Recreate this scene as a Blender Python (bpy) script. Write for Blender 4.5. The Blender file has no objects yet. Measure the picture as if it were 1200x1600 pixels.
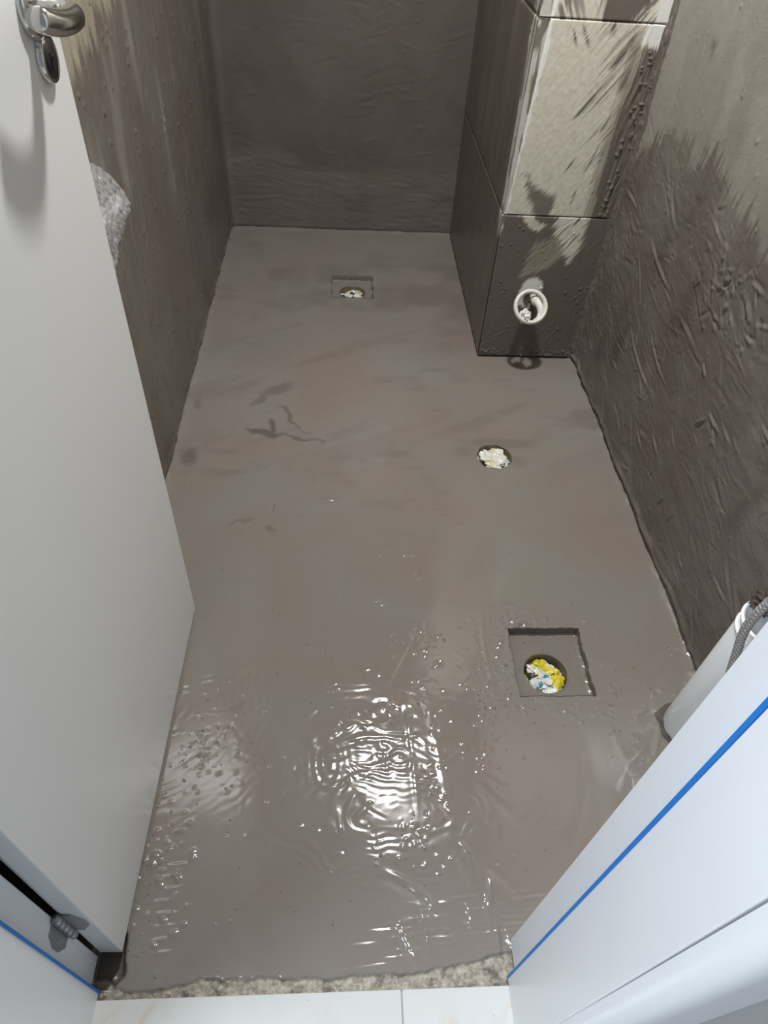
import bpy, bmesh, math
import numpy as np
from mathutils import Vector, Matrix

scene = bpy.context.scene
COL = scene.collection
RNG = np.random.default_rng(7)

# ------------------------------------------------------------------ camera
cam_data = bpy.data.cameras.new('camera')
cam = bpy.data.objects.new('camera', cam_data)
COL.objects.link(cam)
CAM_H = 1.25
FPX = 1061.29                                   # focal length in pixels of a 1200 x 1600 frame
cam_data.sensor_fit = 'VERTICAL'
cam_data.sensor_height = 36.0
cam_data.lens = FPX / 1600.0 * 36.0
cam_data.clip_start = 0.02
_y = Vector((541 - 600, -331 - 800, FPX)).normalized()      # world +y seen by the camera
_z = -Vector((521 - 600, 1800 - 800, FPX)).normalized()     # world +z seen by the camera
_x = _y.cross(_z)
_R = Matrix((_x, _y, _z))
_m = _R @ Matrix(((1, 0, 0), (0, -1, 0), (0, 0, -1)))
cam.matrix_world = Matrix.Translation((0, 0, CAM_H)) @ _m.to_4x4()
scene.camera = cam

# ------------------------------------------------------------------ world, lights, exposure
world = bpy.data.worlds.new('world')
scene.world = world
world.use_nodes = True
world.node_tree.nodes['Background'].inputs[0].default_value = (0.78, 0.88, 1.0, 1)
world.node_tree.nodes['Background'].inputs[1].default_value = 0.30

def area_light(name, loc, size, power, color, target=None):
    d = bpy.data.lights.new(name, 'AREA')
    d.shape = 'DISK'
    d.size = size
    d.energy = power
    d.color = color
    o = bpy.data.objects.new(name, d)
    COL.objects.link(o)
    o.location = loc
    if target is not None:
        o.rotation_euler = (Vector(target) - Vector(loc)).to_track_quat('-Z', 'Y').to_euler()
    return o

area_light('bathroom_ceiling_light', (0.245, 1.46, 2.33), 0.14, 42.0, (1.0, 0.99, 0.97))
area_light('hallway_ceiling_light', (-0.80, -0.12, 2.25), 0.35, 45.0, (0.80, 0.89, 1.0), (0.25, 0.12, 0.5))

vs = scene.view_settings
vs.view_transform = 'Standard'
vs.look = 'None'
vs.exposure = 0.0
vs.gamma = 1.0
vs.use_curve_mapping = False

# ------------------------------------------------------------------ helpers
def link(o, parent=None):
    COL.objects.link(o)
    if parent is not None:
        o.parent = parent
    return o

def tag(o, label=None, cat=None, group=None, kind=None):
    if label: o['label'] = label
    if cat: o['category'] = cat
    if group: o['group'] = group
    if kind: o['kind'] = kind
    return o

def empty(name, loc=(0, 0, 0)):
    o = bpy.data.objects.new(name, None)
    o.empty_display_size = 0.05
    COL.objects.link(o)
    o.location = loc
    return o

def bm_obj(name, bm, mat, parent=None, smooth=False, off=None):
    me = bpy.data.meshes.new(name)
    bm.normal_update()
    bm.to_mesh(me)
    bm.free()
    if smooth:
        me.polygons.foreach_set('use_smooth', np.ones(len(me.polygons), bool))
    me.materials.append(mat)
    o = bpy.data.objects.new(name, me)
    link(o, parent)
    if off is not None:
        o.location = off
    return o

def box(bm, x0, x1, y0, y1, z0, z1):
    v = [bm.verts.new(p) for p in ((x0, y0, z0), (x1, y0, z0), (x1, y1, z0), (x0, y1, z0),
                                   (x0, y0, z1), (x1, y0, z1), (x1, y1, z1), (x0, y1, z1))]
    for f in ((0, 3, 2, 1), (4, 5, 6, 7), (0, 1, 5, 4), (1, 2, 6, 5), (2, 3, 7, 6), (3, 0, 4, 7)):
        bm.faces.new([v[i] for i in f])
    return v

def bevel(bm, w, seg=2):
    bmesh.ops.bevel(bm, geom=bm.edges[:], offset=w, segments=seg, affect='EDGES', profile=0.5)

def tube(bm, pts, rad, n=16, caps=True):
    """tube along a list of points; rad is a number or a list"""
    pts = [Vector(p) for p in pts]
    rads = [rad] * len(pts) if not hasattr(rad, '__len__') else rad
    rings = []
    prev = None
    for i, p in enumerate(pts):
        if i == 0: t = pts[1] - p
        elif i == len(pts) - 1: t = p - pts[i - 1]
        else: t = (pts[i + 1] - pts[i]).normalized() + (p - pts[i - 1]).normalized()
        t.normalize()
        if prev is None:
            a = t.orthogonal().normalized()
        else:
            a = prev - t * prev.dot(t)
            a.normalize()
        prev = a
        b = t.cross(a)
        rings.append([bm.verts.new(p + (a * math.cos(k / n * math.tau) + b * math.sin(k / n * math.tau)) * rads[i]) for k in range(n)])
    for r0, r1 in zip(rings, rings[1:]):
        for k in range(n):
            bm.faces.new((r0[k], r0[(k + 1) % n], r1[(k + 1) % n], r1[k]))
    if caps:
        bm.faces.new(rings[0][::-1])
        bm.faces.new(rings[-1])
    return rings

def lathe(bm, prof, n=48, closed=False, axis='z', a0=0.0, a1=math.tau):
    """revolve (radius, height) pairs about an axis"""
    full = abs(a1 - a0 - math.tau) < 1e-6
    m = n if full else n + 1
    rings = []
    for r, h in prof:
        ring = []
        for k in range(m):
            a = a0 + (a1 - a0) * k / n
            c, s = r * math.cos(a), r * math.sin(a)
            p = {'z': (c, s, h), 'y': (c, h, s), 'x': (h, c, s)}[axis]
            ring.append(bm.verts.new(p))
        rings.append(ring)
    pairs = list(zip(rings, rings[1:]))
    if closed: pairs.append((rings[-1], rings[0]))
    for r0, r1 in pairs:
        for k in range(n):
            j = (k + 1) % m
            bm.faces.new((r0[k], r0[j], r1[j], r1[k]))
    bmesh.ops.recalc_face_normals(bm, faces=bm.faces[:])
    return rings

# ---- numpy relief tools
def _interp_axis(x, n):
    i = np.clip(np.floor(x).astype(int), 0, n - 2)
    t = np.clip(x - i, 0, 1)
    return i, t * t * (3 - 2 * t)

def noise(U, V, cu, cv, seed):
    """value noise in [-1,1] on coordinate arrays U,V with cell sizes cu,cv"""
    r = np.random.default_rng(seed)
    a, b = U / cu, V / cv
    a = a - a.min(); b = b - b.min()
    n, m = int(a.max()) + 3, int(b.max()) + 3
    g = r.uniform(-1, 1, (n, m))
    i, ti = _interp_axis(a, n); j, tj = _interp_axis(b, m)
    return ((g[i, j] * (1 - ti) + g[i + 1, j] * ti) * (1 - tj) + (g[i, j + 1] * (1 - ti) + g[i + 1, j + 1] * ti) * tj)

def fbm(U, V, cu, cv, seed, octs=4, gain=0.55):
    s = 0; a = 1.0; t = 0
    for k in range(octs):
        s = s + a * noise(U, V, cu, cv, seed + 31 * k); t += a
        a *= gain; cu *= 0.5; cv *= 0.5
    return s / t

def rot(U, V, ang):
    c, s = math.cos(ang), math.sin(ang)
    return U * c + V * s, -U * s + V * c

def sstep(a, b, x):
    t = np.clip((x - a) / (b - a), 0, 1)
    return t * t * (3 - 2 * t)

def poly_mask(U, V, pts, soft=0.0):
    """signed inside test of a polygon; soft > 0 feathers by distance"""
    inside = np.zeros(U.shape, bool)
    dist = np.full(U.shape, 1e9)
    n = len(pts)
    for k in range(n):
        x0, y0 = pts[k]; x1, y1 = pts[(k + 1) % n]
        cond = ((y0 > V) != (y1 > V)) & (U < (x1 - x0) * (V - y0) / (y1 - y0 + 1e-12) + x0)
        inside ^= cond
        if soft:
            dx, dy = x1 - x0, y1 - y0
            t = np.clip(((U - x0) * dx + (V - y0) * dy) / (dx * dx + dy * dy), 0, 1)
            dist = np.minimum(dist, np.hypot(U - x0 - t * dx, V - y0 - t * dy))
    if not soft:
        return inside.astype(float)
    sd = np.where(inside, dist, -dist)
    return sstep(-soft, soft, sd)

def stroke(Hh, us, vs_, cu, cv, ang, L, w, amp, bend=0.0, lip=0.0):
    """add one trowel or brush ridge to a height array on the axes us, vs_"""
    ext = L * 0.55 + w * 3 + abs(bend) * L * L
    i0, i1 = np.searchsorted(us, (cu - ext, cu + ext)); j0, j1 = np.searchsorted(vs_, (cv - ext, cv + ext))
    if i1 - i0 < 2 or j1 - j0 < 2: return
    U, V = np.meshgrid(us[i0:i1] - cu, vs_[j0:j1] - cv, indexing='ij')
    s, t = rot(U, V, ang)
    t = t - bend * s * s
    p = np.exp(-(t / w) ** 2)
    if lip: p = p - lip * np.exp(-((t - 1.8 * w) / (1.5 * w)) ** 2)
    e = np.clip(1 - (2 * s / L) ** 2, 0, 1)
    Hh[i0:i1, j0:j1] += amp * p * e

def strokes(Hh, us, vs_, n, area, ang, dang, L, w, amp, seed, bend=0.0, lip=0.3):
    r = np.random.default_rng(seed)
    for _ in range(n):
        stroke(Hh, us, vs_, r.uniform(area[0], area[1]), r.uniform(area[2], area[3]), ang + r.normal() * dang,
               L * r.uniform(0.4, 1.5), w * r.uniform(0.6, 1.6), amp * r.uniform(0.2, 1.2) * (1 if r.random() < 0.7 else -1),
               bend * r.normal(), lip)

def dabs(Hh, us, vs_, n, area, rad, amp, seed):
    r = np.random.default_rng(seed)
    for _ in range(n):
        stroke(Hh, us, vs_, r.uniform(area[0], area[1]), r.uniform(area[2], area[3]), r.uniform(0, 6.3),
               rad * r.uniform(1.2, 4), rad * r.uniform(0.4, 1.1), amp * r.uniform(0.3, 1.3))

def axis(*segs):
    """piecewise even axis: (start, end, step), ..."""
    out = []
    for a, b, st in segs:
        n = max(1, int(round((b - a) / st)))
        out.append(np.linspace(a, b, n + 1)[:-1])
    out.append([segs[-1][1]])
    return np.concatenate(out)

def sheet(name, P, mat, parent=None, C=None, keep=None, flip=False, M=None):
    """mesh from a (n, m, 3) array of points with optional colour attributes"""
    n, m = P.shape[:2]
    idx = np.arange(n * m).reshape(n, m)
    q = np.stack([idx[:-1, :-1], idx[1:, :-1], idx[1:, 1:], idx[:-1, 1:]], -1)
    if flip: q = q[..., ::-1]
    q = q[keep] if keep is not None else q.reshape(-1, 4)
    co = P.reshape(-1, 3)
    used = np.zeros(n * m, bool); used[q.ravel()] = True
    re = np.cumsum(used) - 1
    q = re[q]; co = co[used]
    me = bpy.data.meshes.new(name)
    me.vertices.add(len(co)); me.vertices.foreach_set('co', np.ascontiguousarray(co, np.float32).ravel())
    me.loops.add(q.size); me.loops.foreach_set('vertex_index', q.ravel().astype(np.int32))
    me.polygons.add(len(q)); me.polygons.foreach_set('loop_start', np.arange(0, q.size, 4, dtype=np.int32))
    me.polygons.foreach_set('use_smooth', np.ones(len(q), bool))
    for nm, arr in (('Col', C), ('Msk', M)):
        if arr is not None:
            at = me.attributes.new(nm, 'FLOAT_COLOR', 'POINT')
            a = np.ones((len(co), 4), np.float32)
            a[:, :3] = arr.reshape(-1, 3)[used]
            at.data.foreach_set('color', a.ravel())
    me.update(); me.validate()
    me.materials.append(mat)
    o = bpy.data.objects.new(name, me)
    link(o, parent)
    return o

# ------------------------------------------------------------------ materials
class NT:
    def __init__(self, name):
        self.mat = bpy.data.materials.new(name)
        self.mat.use_nodes = True
        self.t = self.mat.node_tree
        self.b = self.t.nodes['Principled BSDF']
    def n(self, typ, **kw):
        nd = self.t.nodes.new(typ)
        for k, v in kw.items(): setattr(nd, k, v)
        return nd
    def l(self, a, b): self.t.links.new(a, b)
    def val(self, sock, v):
        if hasattr(v, 'links'): self.l(v, sock)
        else: sock.default_value = v
    def math(self, op, a, b=None, clamp=False):
        m = self.n('ShaderNodeMath', operation=op, use_clamp=clamp)
        self.val(m.inputs[0], a)
        if b is not None: self.val(m.inputs[1], b)
        return m.outputs[0]
    def mix(self, f, a, b, blend='MIX'):
        m = self.n('ShaderNodeMix', data_type='RGBA', blend_type=blend)
        self.val(m.inputs[0], f)
        self.val(m.inputs[6], a if hasattr(a, 'links') else (*a, 1))
        self.val(m.inputs[7], b if hasattr(b, 'links') else (*b, 1))
        return m.outputs[2]
    def coords(self, scale=(1, 1, 1), rotz=(0, 0, 0)):
        tc = self.n('ShaderNodeTexCoord'); mp = self.n('ShaderNodeMapping')
        mp.inputs['Scale'].default_value = scale; mp.inputs['Rotation'].default_value = rotz
        self.l(tc.outputs['Object'], mp.inputs[0])
        return mp.outputs[0]
    def noise(self, vec, scale, detail=4, rough=0.55, dist=0.0):
        t = self.n('ShaderNodeTexNoise')
        self.l(vec, t.inputs['Vector'])
        t.inputs['Scale'].default_value = scale; t.inputs['Detail'].default_value = detail
        t.inputs['Roughness'].default_value = rough; t.inputs['Distortion'].default_value = dist
        return t.outputs['Fac']
    def ramp(self, f, a, b):
        m = self.n('ShaderNodeMapRange')
        m.inputs[1].default_value = a; m.inputs[2].default_value = b
        self.val(m.inputs[0], f)
        return m.outputs[0]
    def bump(self, h, strength, dist, prev=None):
        b = self.n('ShaderNodeBump')
        b.inputs['Strength'].default_value = strength; b.inputs['Distance'].default_value = dist
        self.l(h, b.inputs['Height'])
        if prev is not None: self.l(prev, b.inputs['Normal'])
        return b.outputs[0]
    def attr(self, name):
        a = self.n('ShaderNodeAttribute', attribute_name=name)
        s = self.n('ShaderNodeSeparateColor')
        self.l(a.outputs['Color'], s.inputs[0])
        return s.outputs[0], s.outputs[1], s.outputs[2]
    def set(self, **kw):
        for k, v in kw.items():
            s = self.b.inputs[{'base': 'Base Color', 'rough': 'Roughness', 'metal': 'Metallic', 'spec': 'Specular IOR Level', 'normal': 'Normal',
                               'ior': 'IOR', 'coat': 'Coat Weight', 'coatr': 'Coat Roughness', 'trans': 'Transmission Weight', 'alpha': 'Alpha',
                               'sss': 'Subsurface Weight'}[k]]
            if k == 'base' and not hasattr(v, 'links'): v = (*v, 1)
            self.val(s, v)
        return self.mat

def plain(name, col, rough=0.5, metal=0.0, var=0.06, scale=30, bump=0.0, **kw):
    t = NT(name)
    v = t.coords()
    nz = t.noise(v, scale)
    lo = tuple(c * (1 - var) for c in col); hi = tuple(min(1, c * (1 + var)) for c in col)
    c = t.mix(nz, lo, hi)
    t.set(base=c, rough=rough, metal=metal, **kw)
    if bump:
        t.set(normal=t.bump(nz, 1.0, bump))
    return t.mat

MUD = (0.205, 0.180, 0.160)
MUD_DARK = (0.105, 0.088, 0.076)

def mat_floor():
    t = NT('wet_membrane')
    v = t.coords()
    stain_shade, sand, dry = t.attr('Col')
    pim, gloss, _ = t.attr('Msk')
    big = t.noise(v, 3.2, 5, 0.55, 0.4)
    c = t.mix(t.ramp(big, 0.35, 0.65), (0.212, 0.176, 0.155), (0.214, 0.200, 0.178))
    fine = t.noise(v, 60, 4)
    c = t.mix(t.math('MULTIPLY', fine, 0.25), c, (0.16, 0.138, 0.12))
    c = t.mix(dry, c, (0.20, 0.185, 0.165))
    c = t.mix(stain_shade, c, (0.088, 0.072, 0.062))
    gr = t.noise(v, 120, 5, 0.7)
    sandc = t.mix(t.ramp(gr, 0.4, 0.62), (0.20, 0.175, 0.135), (0.40, 0.365, 0.30))
    dirt = t.noise(v, 38, 5, 0.7)
    sandc = t.mix(t.ramp(dirt, 0.52, 0.63), sandc, (0.10, 0.083, 0.066))
    c = t.mix(sand, c, sandc)
    # little pimples of paste
    hs = None
    for sc, k in ((210, 1.0), (105, 1.35)):
        vo = t.n('ShaderNodeTexVoronoi'); vo.inputs['Scale'].default_value = sc
        t.l(v, vo.inputs['Vector'])
        sep = t.n('ShaderNodeSeparateColor'); t.l(vo.outputs['Color'], sep.inputs[0])
        on = t.math('LESS_THAN', sep.outputs[0], t.math('MULTIPLY', pim, 0.22 / k))
        hh = t.math('MULTIPLY', t.ramp(vo.outputs['Distance'], 0.42, 0.05), on)
        hh = t.math('MULTIPLY', hh, k)
        hs = hh if hs is None else t.math('ADD', hs, hh)
    nb = t.bump(hs, 0.8, 0.0022)
    f2 = t.noise(v, 90, 3, 0.5)
    rough_mix = t.math('ADD', t.math('MULTIPLY', sand, 0.7), 0.03)
    b2 = t.n('ShaderNodeBump'); b2.inputs['Distance'].default_value = 0.0016
    t.l(rough_mix, b2.inputs['Strength']); t.l(f2, b2.inputs['Height']); t.l(nb, b2.inputs['Normal'])
    r = t.math('SUBTRACT', 0.42, t.math('MULTIPLY', gloss, 0.360))
    r = t.math('ADD', r, t.math('MULTIPLY', sand, 0.4), clamp=True)
    t.set(base=c, rough=r, ior=1.40, normal=b2.outputs[0])
    return t.mat

def mat_wall():
    """paste on the walls: Col.r darker tone (smears, wall foot, back corner), Col.g dry light coat, Col.b bare khaki plaster"""
    t = NT('wall_membrane')
    v = t.coords()
    dk, lt, kh = t.attr('Col')
    big = t.noise(v, 4.0, 5, 0.6, 0.8)
    c = t.mix(t.ramp(big, 0.40, 0.60), (0.152, 0.124, 0.106), (0.168, 0.153, 0.134))
    fine = t.noise(v, 70, 5, 0.6)
    c = t.mix(t.math('MULTIPLY', fine, 0.35), c, (0.11, 0.094, 0.08))
    c = t.mix(lt, c, t.mix(fine, (0.262, 0.245, 0.215), (0.315, 0.298, 0.265)))
    c = t.mix(kh, c, t.mix(fine, (0.33, 0.295, 0.215), (0.42, 0.385, 0.30)))
    c = t.mix(dk, c, (0.072, 0.058, 0.050))
    n1 = t.bump(t.noise(v, 45, 5, 0.6), 0.35, 0.0025)
    n1 = t.bump(t.ramp(t.noise(v, 150, 3, 0.6), 0.58, 0.80), 0.35, 0.0022, n1)
    t.set(base=c, rough=t.math('ADD', 0.36, t.math('MULTIPLY', lt, 0.25)), ior=1.42, normal=n1)
    return t.mat

def mat_tile_smear():
    """tile: Col.r brown paste, Col.g thin beige smear, Col.b darker olive wash; bare tile is white"""
    t = NT('smeared_tile')
    v = t.coords()
    br, be, ol = t.attr('Col')
    fine = t.noise(v, 85, 4, 0.6)
    c = t.mix(fine, (0.72, 0.72, 0.70), (0.80, 0.80, 0.78))
    beig = t.mix(t.ramp(fine, 0.3, 0.7), (0.56, 0.525, 0.44), (0.68, 0.65, 0.57))
    c = t.mix(be, c, beig)
    c = t.mix(ol, c, (0.20, 0.175, 0.125))
    c = t.mix(br, c, t.mix(fine, (0.130, 0.106, 0.092), (0.160, 0.136, 0.120)))
    n1 = t.bump(t.noise(v, 60, 4, 0.6), 0.25, 0.002)
    t.set(base=c, rough=0.34, ior=1.42, normal=n1)
    return t.mat

def mat_white_tile():
    t = NT('hall_marble_tile')
    v = t.coords()
    w = t.noise(v, 2.6, 6, 0.6, 1.6)
    vein = t.math('SUBTRACT', 1.0, t.math('MULTIPLY', t.math('ABSOLUTE', t.math('SUBTRACT', w, 0.52)), 38), clamp=True)
    patch = t.ramp(t.noise(v, 4.0, 2), 0.5, 0.66)
    c = t.mix(t.noise(v, 8), (0.53, 0.545, 0.53), (0.60, 0.61, 0.595))
    c = t.mix(t.math('MULTIPLY', t.math('MULTIPLY', vein, patch), 0.75), c, (0.52, 0.36, 0.19))
    sp = t.ramp(t.noise(v, 130, 3, 0.7), 0.70, 0.74)
    c = t.mix(sp, c, (0.20, 0.16, 0.12))
    t.set(base=c, rough=0.12)
    return t.mat

def mat_bag(name, cols, scale, seed):
    t = NT(name)
    tc = t.n('ShaderNodeTexCoord'); mp = t.n('ShaderNodeMapping')
    mp.inputs['Location'].default_value = (seed, seed * 0.7, seed * 1.3)
    t.l(tc.outputs['Object'], mp.inputs[0])
    v = mp.outputs[0]
    ns = t.n('ShaderNodeTexNoise'); ns.inputs['Scale'].default_value = 50; t.l(v, ns.inputs['Vector'])
    vm = t.n('ShaderNodeVectorMath', operation='SCALE'); vm.inputs['Scale'].default_value = 0.022
    t.l(ns.outputs['Color'], vm.inputs[0])
    va = t.n('ShaderNodeVectorMath', operation='ADD'); t.l(v, va.inputs[0]); t.l(vm.outputs[0], va.inputs[1])
    vo = t.n('ShaderNodeTexVoronoi'); vo.inputs['Scale'].default_value = scale
    t.l(va.outputs[0], vo.inputs['Vector'])
    sep = t.n('ShaderNodeSeparateColor'); t.l(vo.outputs['Color'], sep.inputs[0])
    r = t.n('ShaderNodeValToRGB'); r.color_ramp.interpolation = 'CONSTANT'
    els = r.color_ramp.elements
    els[0].position = 0; els[0].color = (*cols[0][1], 1)
    els[1].position = cols[1][0]; els[1].color = (*cols[1][1], 1)
    for p, c in cols[2:]:
        e = els.new(p); e.color = (*c, 1)
    t.l(sep.outputs[0], r.inputs[0])
    nb = t.bump(t.noise(v, 160, 2), 0.4, 0.003)
    t.set(base=r.outputs[0], rough=0.28, normal=nb)
    return t.mat

def mat_bubble():
    t = NT('bubble_film')
    v = t.coords()
    t.set(base=t.mix(t.noise(v, 40), (0.70, 0.71, 0.73), (0.9, 0.9, 0.92)), rough=0.10, trans=0.7, alpha=0.50, ior=1.3)
    return t.mat

def mat_braid():
    t = NT('braided_hose')
    w = []
    for s in (1, -1):
        tc = t.n('ShaderNodeTexCoord'); mp = t.n('ShaderNodeMapping')
        mp.inputs['Rotation'].default_value = (0.6, 0.7 * s, 0.5 * s)
        t.l(tc.outputs['Object'], mp.inputs[0])
        wv = t.n('ShaderNodeTexWave'); wv.inputs['Scale'].default_value = 60
        t.l(mp.outputs[0], wv.inputs['Vector']); w.append(wv.outputs['Fac'])
    h = t.math('MULTIPLY', w[0], w[1])
    t.set(base=t.mix(h, (0.26, 0.25, 0.245), (0.66, 0.64, 0.63)), rough=0.45, metal=0.0, normal=t.bump(h, 0.8, 0.001))
    return t.mat

M_FLOOR = mat_floor()
M_WALL = mat_wall()
M_TILE = mat_tile_smear()
M_HALL = mat_white_tile()
M_GROUT = plain('dark_grout', (0.10, 0.085, 0.072), 0.8, scale=60)
M_LGROUT = plain('tile_joint', (0.42, 0.40, 0.37), 0.8, scale=60)
M_DOOR = plain('white_lacquer', (0.70, 0.705, 0.70), 0.40, var=0.02, scale=6)
M_JAMB = plain('white_jamb', (0.80, 0.81, 0.82), 0.32, var=0.02, scale=6)
M_BLUE = plain('blue_seal', (0.006, 0.19, 0.60), 0.45, var=0.1)
M_CHROME = plain('satin_chrome', (0.55, 0.54, 0.52), 0.16, 1.0, var=0.08)
M_DARK = plain('dark_metal', (0.05, 0.048, 0.05), 0.3, 0.6)
M_STEEL = plain('dull_steel', (0.36, 0.36, 0.38), 0.42, 0.85, var=0.2, scale=120)
M_PVC = plain('white_pvc', (0.66, 0.64, 0.59), 0.38, var=0.08, scale=60)
M_DRAIN = plain('dirty_drain_pipe', (0.13, 0.11, 0.075), 0.4, var=0.4, scale=50)
M_PAIL = plain('white_pail_plastic', (0.84, 0.88, 0.90), 0.3, var=0.03)
M_BRUSH = plain('muddy_bristles', (0.060, 0.043, 0.036), 0.7, var=0.6, scale=90)
M_WHITEWALL = plain('hall_paint', (0.62, 0.62, 0.61), 0.7, var=0.03)
M_CEIL = plain('ceiling_paint', (0.75, 0.74, 0.72), 0.8, var=0.02)
M_BUBBLE = mat_bubble()
M_BRAID = mat_braid()
M_WRAPCORE = plain('wrapped_fitting', (0.42, 0.42, 0.43), 0.4, var=0.15)

# ------------------------------------------------------------------ dimensions (metres)
XL, XR = -0.447, 0.762          # left and right wall
YB = 2.765                      # back wall
YF = 0.236                      # bathroom face of the door wall
PX, PY = 0.446, 1.880           # pillar corner
ZC = 2.40                       # ceiling
P1 = (0.371, 0.530, 0.663, 0.827)       # near drain recess x0 x1 y0 y1
P2 = (-0.037, 0.115, 2.230, 2.388)      # far drain recess
H0 = (0.428, 1.392, 0.049)              # round waste hole x y r
PD1, PD2 = 0.020, 0.019                 # recess depths

# ------------------------------------------------------------------ floor
us = axis((XL - 0.01, P2[0], 0.0024), (P2[0], P2[1], 0.0024), (P2[1], P1[0], 0.0024), (P1[0], P1[1], 0.0024), (P1[1], XR + 0.01, 0.0026))
vv = axis((0.150, P1[2], 0.0021), (P1[2], P1[3], 0.0022), (P1[3], 1.33, 0.0034), (1.33, 1.45, 0.0024), (1.45, 1.80, 0.0036), (1.80, P2[2], 0.0065), (P2[2], P2[3], 0.004), (P2[3], YB + 0.01, 0.008))
U, V = np.meshgrid(us, vv, indexing='ij')
Hf = 0.0012 * fbm(U, V, 0.30, 0.30, 11, 3) + 0.00022 * fbm(U, V, 0.05, 0.06, 12, 2)
def ripples(cx, cy, rad, wl, amp, seed, sx=1.0, sy=1.0, ang=0.0, warp=0.010):
    a, b = rot(U - cx, V - cy, ang)
    a = a * sx; b = b * sy
    d = np.hypot(a, b) + warp * fbm(U, V, 0.05, 0.05, seed, 2)
    m = np.exp(-(np.hypot(a, b) / rad) ** 2 * 1.4) * sstep(-0.35, 0.45, fbm(U, V, 0.045, 0.03, seed + 5, 2))
    return amp * np.sin(d / wl * math.tau) * m
Hf += 0.0010 * fbm(U, V, 0.10, 0.050, 13, 2) * np.exp(-(((U - 0.09) / 0.16) ** 2 + ((V - 0.53) / 0.17) ** 2))
Hf += ripples(0.085, 0.560, 0.075, 0.0150, 0.00042, 101, 0.55, 1.0, 0.05, 0.022)
Hf += ripples(0.100, 0.440, 0.120, 0.0150, 0.00032, 111, 0.45, 1.0, -0.08, 0.020)
Hf += ripples(0.060, 0.615, 0.090, 0.0190, 0.00052, 151, 0.45, 1.0, 0.12, 0.022)
Hf += ripples(0.118, 0.540, 0.040, 0.0135, 0.00042, 131, 1.0, 1.0, 0.0, 0.008)
Hf += ripples(-0.02, 0.530, 0.05, 0.015, 0.00026, 141, 1.0, 0.5, 0.0, 0.010)
Hf += ripples(-0.38, 0.68, 0.28, 0.0165, 0.00026, 171, 1.0, 1.0, 0.0, 0.014)
# straight trowel edge beside the bright spot
stroke(Hf, us, vv, 0.142, 0.545, math.pi / 2 + 0.05, 0.24, 0.004, 0.0005, 0.2, 0.5)
stroke(Hf, us, vv, 0.195, 0.520, math.pi / 2 + 0.10, 0.28, 0.007, 0.0005, 0.3, 0.4)
# ridged trowel marks inside the threshold
rg = np.random.default_rng(5)
for k in range(11):
    y = 0.205 + k * 0.0095
    for q in range(3):
        stroke(Hf, us, vv, 0.02 + 0.085 * q + 0.09 * rg.random() + 0.006 * k, y + 0.012 * (q - 1) * 0.5, 0.06 + 0.03 * rg.normal(), 0.05 + 0.07 * rg.random(), 0.0022, 0.0006 * rg.uniform(0.3, 1.2), 0, 0.4)
for k in range(8):
    stroke(Hf, us, vv, -0.275 + 0.006 * rg.normal(), 0.235 + 0.018 * k, 0.05 + 0.05 * rg.normal(), 0.045, 0.0026, 0.0007, 0, 0.4)
strokes(Hf, us, vv, 16, (0.10, 0.30, 0.225, 0.36), 2.1, 0.35, 0.09, 0.004, 0.0022, 21, 3.0, 0.6)
strokes(Hf, us, vv, 60, (-0.3, 0.7, 0.25, 1.2), 0.1, 0.5, 0.05, 0.002, 0.00025, 22, 2.0)
strokes(Hf, us, vv, 16, (-0.05, 0.7, 0.3, 1.0), 1.4, 0.4, 0.22, 0.006, 0.0004, 23, 0.6)
strokes(Hf, us, vv, 45, (-0.43, 0.05, 1.15, 1.8), 0.3, 0.8, 0.06, 0.003, 0.0006, 24, 3.0)
strokes(Hf, us, vv, 70, (-0.43, 0.74, 1.4, 2.74), 0.0, 1.0, 0.16, 0.008, 0.0007, 25, 1.0)
dabs(Hf, us, vv, 150, (-0.42, 0.74, 0.24, 1.7), 0.0035, 0.0007, 26)
dabs(Hf, us, vv, 35, (-0.35, -0.24, 0.2, 0.45), 0.005, 0.002, 27)
dabs(Hf, us, vv, 30, (0.33, 0.58, 0.60, 0.86), 0.005, 0.0014, 28)
dabs(Hf, us, vv, 26, (0.38, 0.44, 0.828, 0.85), 0.004, 0.0022, 29)
dabs(Hf, us, vv, 40, (0.56, 0.74, 0.40, 0.70), 0.005, 0.0012, 30)
strokes(Hf, us, vv, 10, (0.55, 0.66, 0.44, 0.62), 0.9, 0.3, 0.09, 0.006, 0.002, 31, 3.0)
rp = np.random.default_rng(40)
for cx, cy, rx, ry_, n in ((0.317, 0.672, 0.030, 0.045, 46), (0.350, 0.700, 0.014, 0.045, 34), (0.195, 0.798, 0.045, 0.022, 26), (0.140, 0.402, 0.020, 0.018, 34), (0.270, 0.529, 0.016, 0.022, 22),
                          (0.660, 0.780, 0.060, 0.10, 34), (0.385, 0.842, 0.035, 0.014, 26), (0.180, 0.505, 0.016, 0.06, 30), (-0.245, 0.57, 0.035, 0.05, 46), (-0.30, 0.30, 0.02, 0.10, 26),
                          (0.57, 0.70, 0.04, 0.09, 26), (0.12, 0.66, 0.10, 0.05, 26), (0.41, 0.645, 0.08, 0.012, 22), (0.60, 1.86, 0.11, 0.010, 22), (0.06, 0.36, 0.05, 0.03, 14), (0.17, 0.9, 0.3, 0.5, 55), (0.2, 0.5, 0.3, 0.2, 40)):
    for _ in range(n):
        stroke(Hf, us, vv, cx + rx * rp.normal(), cy + ry_ * rp.normal(), rp.uniform(0, 6.3), rp.uniform(0.005, 0.012), rp.uniform(0.0018, 0.0032), rp.uniform(0.0002, 0.0011) * (1 if rp.random() < 0.8 else -1))
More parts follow.
